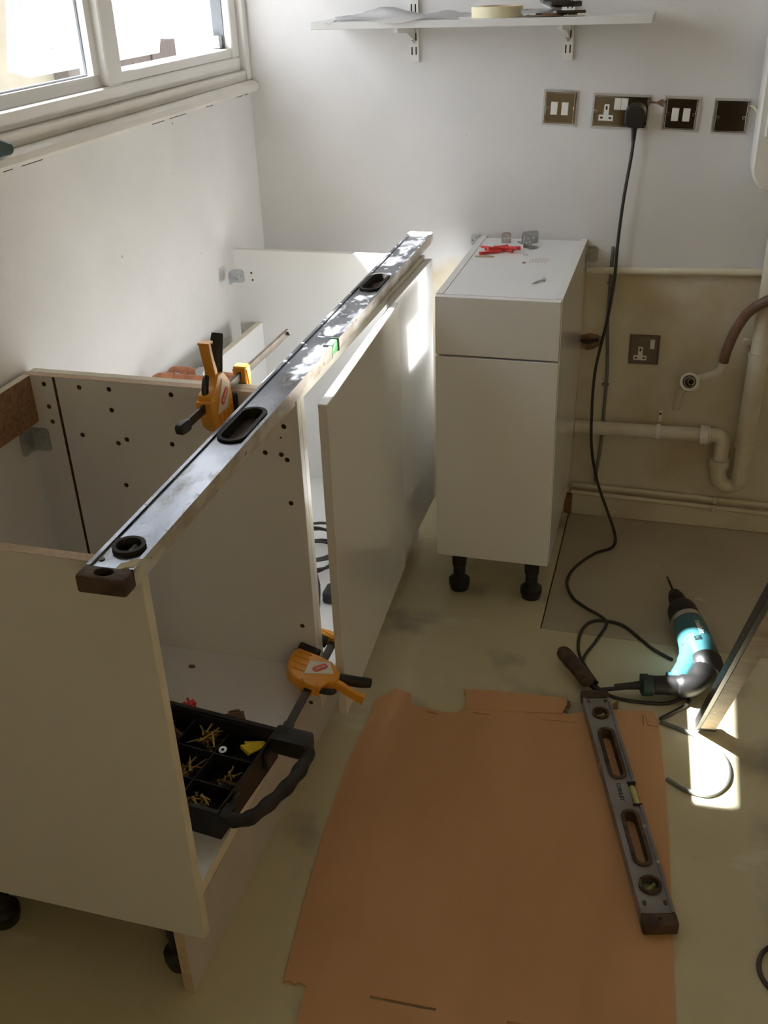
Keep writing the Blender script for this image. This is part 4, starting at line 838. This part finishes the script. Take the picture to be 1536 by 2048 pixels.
# ================================================================== PIPES ON THE END WALL
p1 = Thing('water_pipe', 'white painted pipe running high along the end wall', 'pipe', (1.3, -0.014, 0.78))
m_ = MB(); m_.tube([(0.972, -0.0135, 0.7785), (1.2, -0.0135, 0.785), (RX-0.002, -0.0135, 0.835)], 0.0105, 14); p1.part('tube', m_, 'ppipe')
m_ = MB(); m_.cyl((1.048, -0.0135, 0.7807), (1.062, -0.0135, 0.7811), 0.0122, seg=14); p1.part('joint', m_, 'ppipe')
for i, (z, dz, lb) in enumerate(((0.1045, -0.008, 'upper of two thin painted pipes above the skirting board'), (0.079, -0.010, 'lower of two thin painted pipes above the skirting board'))):
    T = Thing('heating_pipe', lb, 'pipe', (1.3, -0.016, z), group='thin pipes above the skirting')
    m_ = MB(); m_.tube([(0.9695, -0.016, z), (1.55, -0.016, z+dz), (RX-0.002, -0.016, z+dz)], 0.0078, 12); T.part('tube', m_, 'ppipe')
    m_ = MB(); zc = z+dz*0.75; m_.box(1.392, -0.0255, zc-0.0105, 1.404, -0.0152, zc+0.0105, 0.003); T.part('clip', m_, 'ppipe')
wp = Thing('waste_pipe', 'white waste pipe with trap and standpipe on the end wall', 'pipe', (1.3, -0.04, 0.30))
m_ = MB(); m_.cyl((0.9695, -0.03, 0.308), (1.345, -0.033, 0.316), 0.0205, seg=20); wp.part('waste_run', m_, 'pvc')
m_ = MB(); m_.ring((1.212, -0.032, 0.3135), (1, 0, 0.02), 0.0235, 0.0207, 0.011, 20); m_.box(1.207, -0.010, 0.335, 1.219, -0.0006, 0.370, 0.002); cl = wp.part('clip', m_, 'white')
m_ = MB(); m_.cyl((1.213, -0.0125, 0.362), (1.213, -0.0101, 0.362), 0.0036, seg=10); wp.part('clip_screw', m_, 'steel', cl)
m_ = MB(); m_.cyl((1.330, -0.033, 0.3157), (1.352, -0.033, 0.3162), 0.0275, seg=16); m_.cyl((1.353, -0.033, 0.3162), (1.357, -0.033, 0.3162), 0.0255, seg=16); wp.part('union_nut', m_, 'white')
m_ = MB(); m_.tube(catmull([(1.357, -0.034, 0.316), (1.375, -0.035, 0.318), (1.390, -0.036, 0.310), (1.394, -0.037, 0.292), (1.394, -0.038, 0.245)], 6), 0.0215, 18); wp.part('elbow', m_, 'pvc')
m_ = MB(); m_.cyl((1.394, -0.038, 0.244), (1.394, -0.038, 0.222), 0.0280, seg=18); wp.part('trap_nut', m_, 'pvc')
m_ = MB(); m_.tube(catmull([(1.394, -0.038, 0.2215), (1.395, -0.039, 0.195), (1.404, -0.041, 0.172), (1.425, -0.043, 0.162), (1.446, -0.044, 0.172), (1.455, -0.050, 0.195), (1.456, -0.050, 0.30)], 7), 0.0225, 18); wp.part('trap_bend', m_, 'pvc')
m_ = MB(); m_.cyl((1.456, -0.050, 0.2985), (1.456, -0.050, 0.58), 0.0262, seg=20); m_.cyl((1.456, -0.050, 0.2965), (1.456, -0.050, 0.315), 0.029, seg=20); wp.part('standpipe', m_, 'pvc')
m_ = MB(); m_.cyl((1.456, -0.050, 0.5805), (1.456, -0.050, 0.90), 0.0235, seg=20); m_.ring((1.456, -0.050, 0.575), (0, 0, 1), 0.0285, 0.0264, 0.01, 20); wp.part('upper_pipe', m_, 'pvc')
m_ = MB(); m_.box(1.412, -0.012, 0.585, 1.452, -0.0006, 0.605, 0.003); m_.cyl((1.419, -0.0145, 0.595), (1.419, -0.0122, 0.595), 0.0048, seg=10); wp.part('pipe_bracket', m_, 'pvc')
# appliance valve with hose
av = Thing('hose_connector', 'white ring-ended hose connector sticking out of the end wall', 'connector', (1.285, -0.03, 0.48))
vn = Vector((-0.10, -0.85, 0.45)).normalized(); vc = Vector((1.283, -0.062, 0.486))
m_ = MB(); m_.ring(vc, vn, 0.0262, 0.0185, 0.026, 28); av.part('nut_ring', m_, 'white')
m_ = MB(); m_.ring(vc+vn*0.011, vn, 0.0184, 0.0160, 0.006, 24); av.part('seal', m_, 'black')
m_ = MB(); m_.ring(vc-vn*0.002, vn, 0.0159, 0.0135, 0.022, 20); av.part('socket', m_, 'pvc')
m_ = MB(); m_.cyl(vc-vn*0.010, vc-vn*0.0125, 0.0134, seg=18); av.part('valve_seat', m_, 'steel')
m_ = MB(); m_.ring(vc+vn*0.0115+Vector((0.004, 0, 0)), vn, 0.0092, 0.0076, 0.004, 18); m_.cyl(vc-vn*0.013, vc-vn*0.05, 0.012, seg=14); av.part('inner_tube', m_, 'pvc')
m_ = MB(); m_.tube(catmull([(1.303, -0.045, 0.490), (1.325, -0.046, 0.499), (1.345, -0.048, 0.508), (1.358, -0.049, 0.517), (1.364, -0.05, 0.534), (1.367, -0.050, 0.556)], 5), [0.012]*8+[0.0125]*9+[0.0105]*9, 14); av.part('elbow', m_, 'pvc')
m_ = MB(); m_.tube(catmull([(1.268, -0.05, 0.462), (1.262, -0.05, 0.447), (1.258, -0.05, 0.435), (1.254, -0.048, 0.395)], 4), [0.010]*7+[0.0092]*6, 12); av.part('spigot', m_, 'pvc')
m_ = MB(); m_.tube(catmull([(1.366, -0.050, 0.548), (1.371, -0.052, 0.585), (1.385, -0.055, 0.640), (1.408, -0.072, 0.696), (1.438, -0.090, 0.730), (1.475, -0.096, 0.748), (1.54, -0.090, 0.745), (1.60, -0.08, 0.71)], 7), 0.0140, 14)
single('drain_hose', m_, 'hose', 'brown rubber hose curving up from the white connector', 'hose', (1.37, -0.05, 0.55))
# white casing at the right edge
wh = Thing('water_heater', 'white casing with a rounded corner at the right edge of the end wall', 'appliance', (1.56, -0.05, 1.03))
def rrect(x0, x1, z0, z1, r, n=6):
    out = []
    for (cx, cz, a0) in ((x1-r, z0+r, -90), (x1-r, z1-r, 0), (x0+r, z1-r, 90), (x0+r, z0+r, 180)):
        for k in range(n+1):
            a = math.radians(a0+90*k/n); out.append((cx+r*math.cos(a), cz+r*math.sin(a)))
    return out
m_ = MB(); m_.prism(rrect(1.366, 1.80, 1.018, 1.62, 0.06, 8), 'y', -0.115, -0.0008, bev=0.006); cs = wh.part('casing', m_, 'white')
m_ = MB(); m_.box(1.384, -0.125, 1.15, 1.78, -0.1153, 1.58, 0.004); wh.part('front_panel', m_, 'door')

# ================================================================== FLOOR: CARDBOARD
CT = 0.0042
outer = [(0.626, -1.075), (0.620, -1.049), (0.632, -1.024), (0.658, -0.990), (0.700, -1.000), (0.705, -1.020), (0.712, -1.038), (0.752, -1.043), (0.795, -1.048), (0.828, -1.040), (0.836, -1.012), (0.93, -1.000), (1.058, -0.980), (1.072, -0.988), (1.100, -0.975), (1.156, -0.948), (1.242, -0.936), (1.266, -0.933), (1.277, -0.960), (1.284, -1.000), (1.300, -1.157), (1.316, -1.350), (1.330, -1.60), (1.345, -1.95), (0.745, -2.08), (0.719, -1.808), (0.705, -1.803), (0.697, -1.809), (0.688, -1.804), (0.677, -1.811), (0.652, -1.62), (0.634, -1.452), (0.622, -1.25)]
m_ = MB(); m_.prism(outer, 'z', 0.0003, CT)
c_ = MB()
def slot(p, q, w):
    p, q = Vector(p), Vector(q); d = (q-p).normalized(); n = Vector((-d.y, d.x))*w/2
    c_.prism([tuple(p-n), tuple(q-n), tuple(q+n), tuple(p+n)], 'z', -0.01, 0.02)
slot((0.832, -1.800), (0.947, -1.795), 0.006); slot((1.067, -1.788), (1.20, -1.780), 0.006)
slot((1.018, -1.021), (1.098, -1.012), 0.0018); slot((0.752, -1.056), (0.778, -1.058), 0.004); slot((0.86, -1.033), (0.90, -1.032), 0.002)
slot((1.243, -0.950), (1.247, -0.985), 0.0018)
CDT = Thing('cardboard_sheet', 'big brown cardboard sheet flattened on the floor', 'cardboard', (1.0, -1.4, 0.0))
cutpart(CDT, 'sheet', m_, ['card'], c_)
m_ = MB(); m_.prism([(0.822, -0.962), (0.90, -0.952), (1.062, -0.943), (1.070, -0.960), (1.062, -0.990), (0.93, -1.012), (0.840, -1.024), (0.832, -0.985)], 'z', CT-0.0030, CT+0.0006)
for v in m_.bm.verts: v.co.z += max(0, (v.co.y+1.005))*0.16
CDT.part('bent_flap', m_, 'card')
m_ = MB(); m_.prism([(1.055, -0.975), (1.067, -0.985), (1.078, -0.955), (1.074, -0.940)], 'z', CT+0.0003, CT+0.0030); CDT.part('torn_tab', m_, 'chip')
m_ = MB(); m_.prism([(1.172, -0.946), (1.186, -0.942), (1.186, -0.918), (1.175, -0.926)], 'z', CT+0.0003, CT+0.004); CDT.part('torn_tab', m_, 'chip')
m_ = MB(); m_.prism([(1.248, -0.940), (1.266, -0.936), (1.279, -0.985), (1.256, -0.985)], 'z', CT+0.0002, CT+0.0024); CDT.part('corner_fold', m_, 'card')

# ================================================================== SMALL LEVEL + TOOL HANDLE
SA_, SB_ = Vector((1.306, -1.553, 0)), Vector((1.127, -0.918, 0)); SLn = (SB_-SA_).length
smid = (SA_+SB_)/2; sang = math.atan2(-(SB_.x-SA_.x), SB_.y-SA_.y)
def sy(x, y): return (Vector((x, y, 0))-smid).dot((SB_-SA_).normalized())
L2 = make_level('spirit_level', 'short grey spirit level with two hand holes on the cardboard', SLn, 0.062, 0.0265,
                [(sy(1.185, -1.122), 0.034, 0.158), (sy(1.254, -1.352), 0.034, 0.142)], [(sy(1.145, -0.999), 0.0195), (sy(1.286, -1.464), 0.0215)], (sy(1.236, -1.236), 0.066), 'alu2', 'alu2', False)
L2.o.location = (smid.x, smid.y, CT+0.0004); L2.o.rotation_euler = (0, 0, sang)
mt = Matrix.Translation((-0.006, sy(1.222, -1.232), 0.0239)) @ Matrix.Rotation(math.radians(-90), 4, 'Z')
text('lettering', 'STANLEY', 0.0125, mt, 'ink', L2.o)
for yy in (sy(1.135, -0.955), sy(1.293, -1.503)):
    for sx in (-1, 1):
        m_ = MB(); m_.prism(ovalpoly(sx*0.019, yy, 0.006, 0.011, 6), 'z', 0.0234, 0.0246); L2.part('rivet', m_, 'brownrub')
HT = Thing('hand_tool', 'dark grimy tool handle lying against the short level\'s far end', 'tool', (1.08, -0.855, 0.02), local=False)
a_, b_ = Vector((1.036, -0.790, 0.036)), Vector((1.110, -0.897, 0.039)); d_ = (b_-a_)
hp = [a_+d_*t for t in (0, 0.03, 0.10, 0.30, 0.55, 0.75, 0.9, 1.0)]
m_ = MB(); m_.tube(hp, [0.012, 0.0165, 0.0185, 0.0190, 0.0180, 0.0185, 0.0195, 0.0180], 14); HT.part('grip', m_, 'brownrub')
m_ = MB(); m_.cyl(a_-d_*0.06, a_+d_*0.005, 0.0085, 0.0115, 12); HT.part('end_plug', m_, 'clear')

# ================================================================== DRILL
DR = Thing('power_drill', 'turquoise and black corded power drill lying on the floor', 'drill', (1.345, -0.70, 0.0))
ax0 = Vector((1.298, -0.478, 0.0435)); ax1 = Vector((1.392, -0.828, 0.0440)); dv = (ax1-ax0).normalized()
def A(t): return ax0+dv*t
m_ = MB(); m_.tube([A(-0.085), A(-0.080), A(-0.030), A(0.002)], [0.0012, 0.0032, 0.0032, 0.0032], 8); bit = DR.part('drill_bit', m_, 'steel')
m_ = MB(); m_.tube([A(-0.0855), A(-0.068)], [0.0015, 0.0036], 8); DR.part('bit_tip', m_, 'silver', bit)
m_ = MB(); m_.tube([A(-0.004), A(0.0), A(0.018), A(0.020), A(0.045), A(0.047), A(0.062)], [0.011, 0.016, 0.0195, 0.0215, 0.0225, 0.020, 0.020], 18); DR.part('chuck', m_, 'black')
m_ = MB(); m_.tube([A(0.0625), A(0.070), A(0.082), A(0.110), A(0.128)], [0.026, 0.034, 0.0375, 0.0390, 0.0390], 22); DR.part('gear_housing', m_, 'black')
m_ = MB(); m_.tube([A(0.1283), A(0.130), A(0.144), A(0.1465)], [0.0390, 0.0412, 0.0416, 0.0405], 22); DR.part('metal_collar', m_, 'silver')
m_ = MB(); m_.tube([A(0.147), A(0.150), A(0.175), A(0.240), A(0.295), A(0.322)], [0.0390, 0.0408, 0.0418, 0.0418, 0.0400, 0.036], 24); bd = DR.part('motor_housing', m_, 'cyan')
m_ = MB(); m_.tube([A(0.300), A(0.304), A(0.320), A(0.340), A(0.352)], [0.0395, 0.0408, 0.0400, 0.0345, 0.022], 24); DR.part('rear_cover', m_, 'black')
for k in range(4):
    m_ = MB(); t = 0.248+0.0045*k
    side = Vector((0, 0, 1)).cross(dv).normalized()
    m_.tube([A(t)+Vector((0, 0, 0.0425)), A(t)+Vector((0, 0, 0.0390))-side*0.0165], [0.0012, 0.0012], 6); DR.part('vent_slot', m_, 'black', bd)
side = Vector((0, 0, 1)).cross(dv).normalized()
if side.x > 0: side = -side
# neck and handle
nk = [A(0.205)+side*0.016, A(0.250)+side*0.022, A(0.282)+side*0.030, Vector((1.318, -0.838, 0.040)), Vector((1.292, -0.852, 0.038))]
m_ = MB(); m_.tube(catmull(nk, 5), [0.026]*6+[0.0275]*6+[0.0245]*5+[0.0205]*4, 16); DR.part('grip_neck', m_, 'cyan')
m_ = MB(); m_.tube(catmull([A(0.320)-side*0.002, Vector((1.350, -0.860, 0.043)), Vector((1.310, -0.868, 0.040)), Vector((1.262, -0.876, 0.037))], 6), [0.031]*5+[0.0275]*6+[0.0235]*4+[0.0225]*4, 16); DR.part('handle', m_, 'black')
m_ = MB(); m_.tube([(1.2625, -0.874, 0.034), (1.258, -0.875, 0.034), (1.236, -0.879, 0.034), (1.231, -0.880, 0.034)], [0.0215, 0.0255, 0.0255, 0.017], 14); m_.cyl((1.247, -0.852, 0.040), (1.229, -0.856, 0.040), 0.008, seg=10); DR.part('handle_end', m_, 'dgreen')
m_ = MB(); m_.tube([(1.230, -0.880, 0.034), (1.205, -0.885, 0.031), (1.172, -0.889, 0.026)], [0.0105, 0.0085, 0.0065], 10); DR.part('cord_sleeve', m_, 'rubber')
m_ = MB(); q = A(0.262)+side*0.040; m_.box(-0.004, -0.015, -0.010, 0.004, 0.015, 0.010, 0.003, rot=Matrix.Translation(q+Vector((0, 0, 0.010))) @ Matrix.Rotation(0.3, 4, 'Z')); DR.part('trigger_switch', m_, 'black')
e1 = dv.copy(); e3 = Vector((0, 0, 1)); e3 = (e3-e1*e3.dot(e1)).normalized(); e3 = (e3*0.985-side*0.17).normalized(); e3 = (e3-e1*e3.dot(e1)).normalized(); e2 = e3.cross(e1)
pc = A(0.212)+e3*0.0421
mt = Matrix(((e1.x, e2.x, e3.x, pc.x), (e1.y, e2.y, e3.y, pc.y), (e1.z, e2.z, e3.z, pc.z), (0, 0, 0, 1)))
mt.translation -= DR.loc
text('lettering', 'makita', 0.0215, mt, 'whiteprint', bd, 0.0005)

# ================================================================== TRESTLE (mostly out of frame)
TS = Thing('trestle', 'slanting trestle leg at the right edge beside the drill', 'trestle', (1.55, -1.25, 0.0))
base = Vector((1.384, -0.957, 0.0)); topp = Vector((1.435, -1.524, 0.84)); tv = (topp-base).normalized()
xa = Vector((1, 0.10, 0)); xa = (xa-tv*xa.dot(tv)).normalized(); ya = tv.cross(xa)
LGL = (topp-base).length
mt = Matrix(((xa.x, ya.x, tv.x, base.x), (xa.y, ya.y, tv.y, base.y), (xa.z, ya.z, tv.z, base.z), (0, 0, 0, 1)))
m_ = MB(); m_.box(-0.016, -0.011, 0.030, 0.018, 0.011, LGL, 0.001, rot=mt); lg = TS.part('leg', m_, 'beam')
m_ = MB(); m_.box(-0.027, -0.012, 0.022, -0.0163, 0.012, LGL, 0.001, rot=mt); TS.part('leg_edge', m_, 'beamdark', lg)
m_ = MB(); m_.box(-0.026, -0.012, 0.0155, 0.019, 0.0125, 0.0298, 0.001, rot=mt); TS.part('leg_foot', m_, 'black', lg)
m_ = MB(); m_.box(1.445, -1.56, 0.80, 2.3, -1.50, 0.90, 0.002); TS.part('top_beam', m_, 'beam')
for (x0, y0) in ((2.25, -0.95), (1.62, -2.05), (2.25, -2.05)):
    m_ = MB(); m_.tube([(x0, y0, 0.0), (x0 if x0 > 2 else 1.62, -1.53, 0.80)], 0.016, 4); TS.part('leg', m_, 'beam')
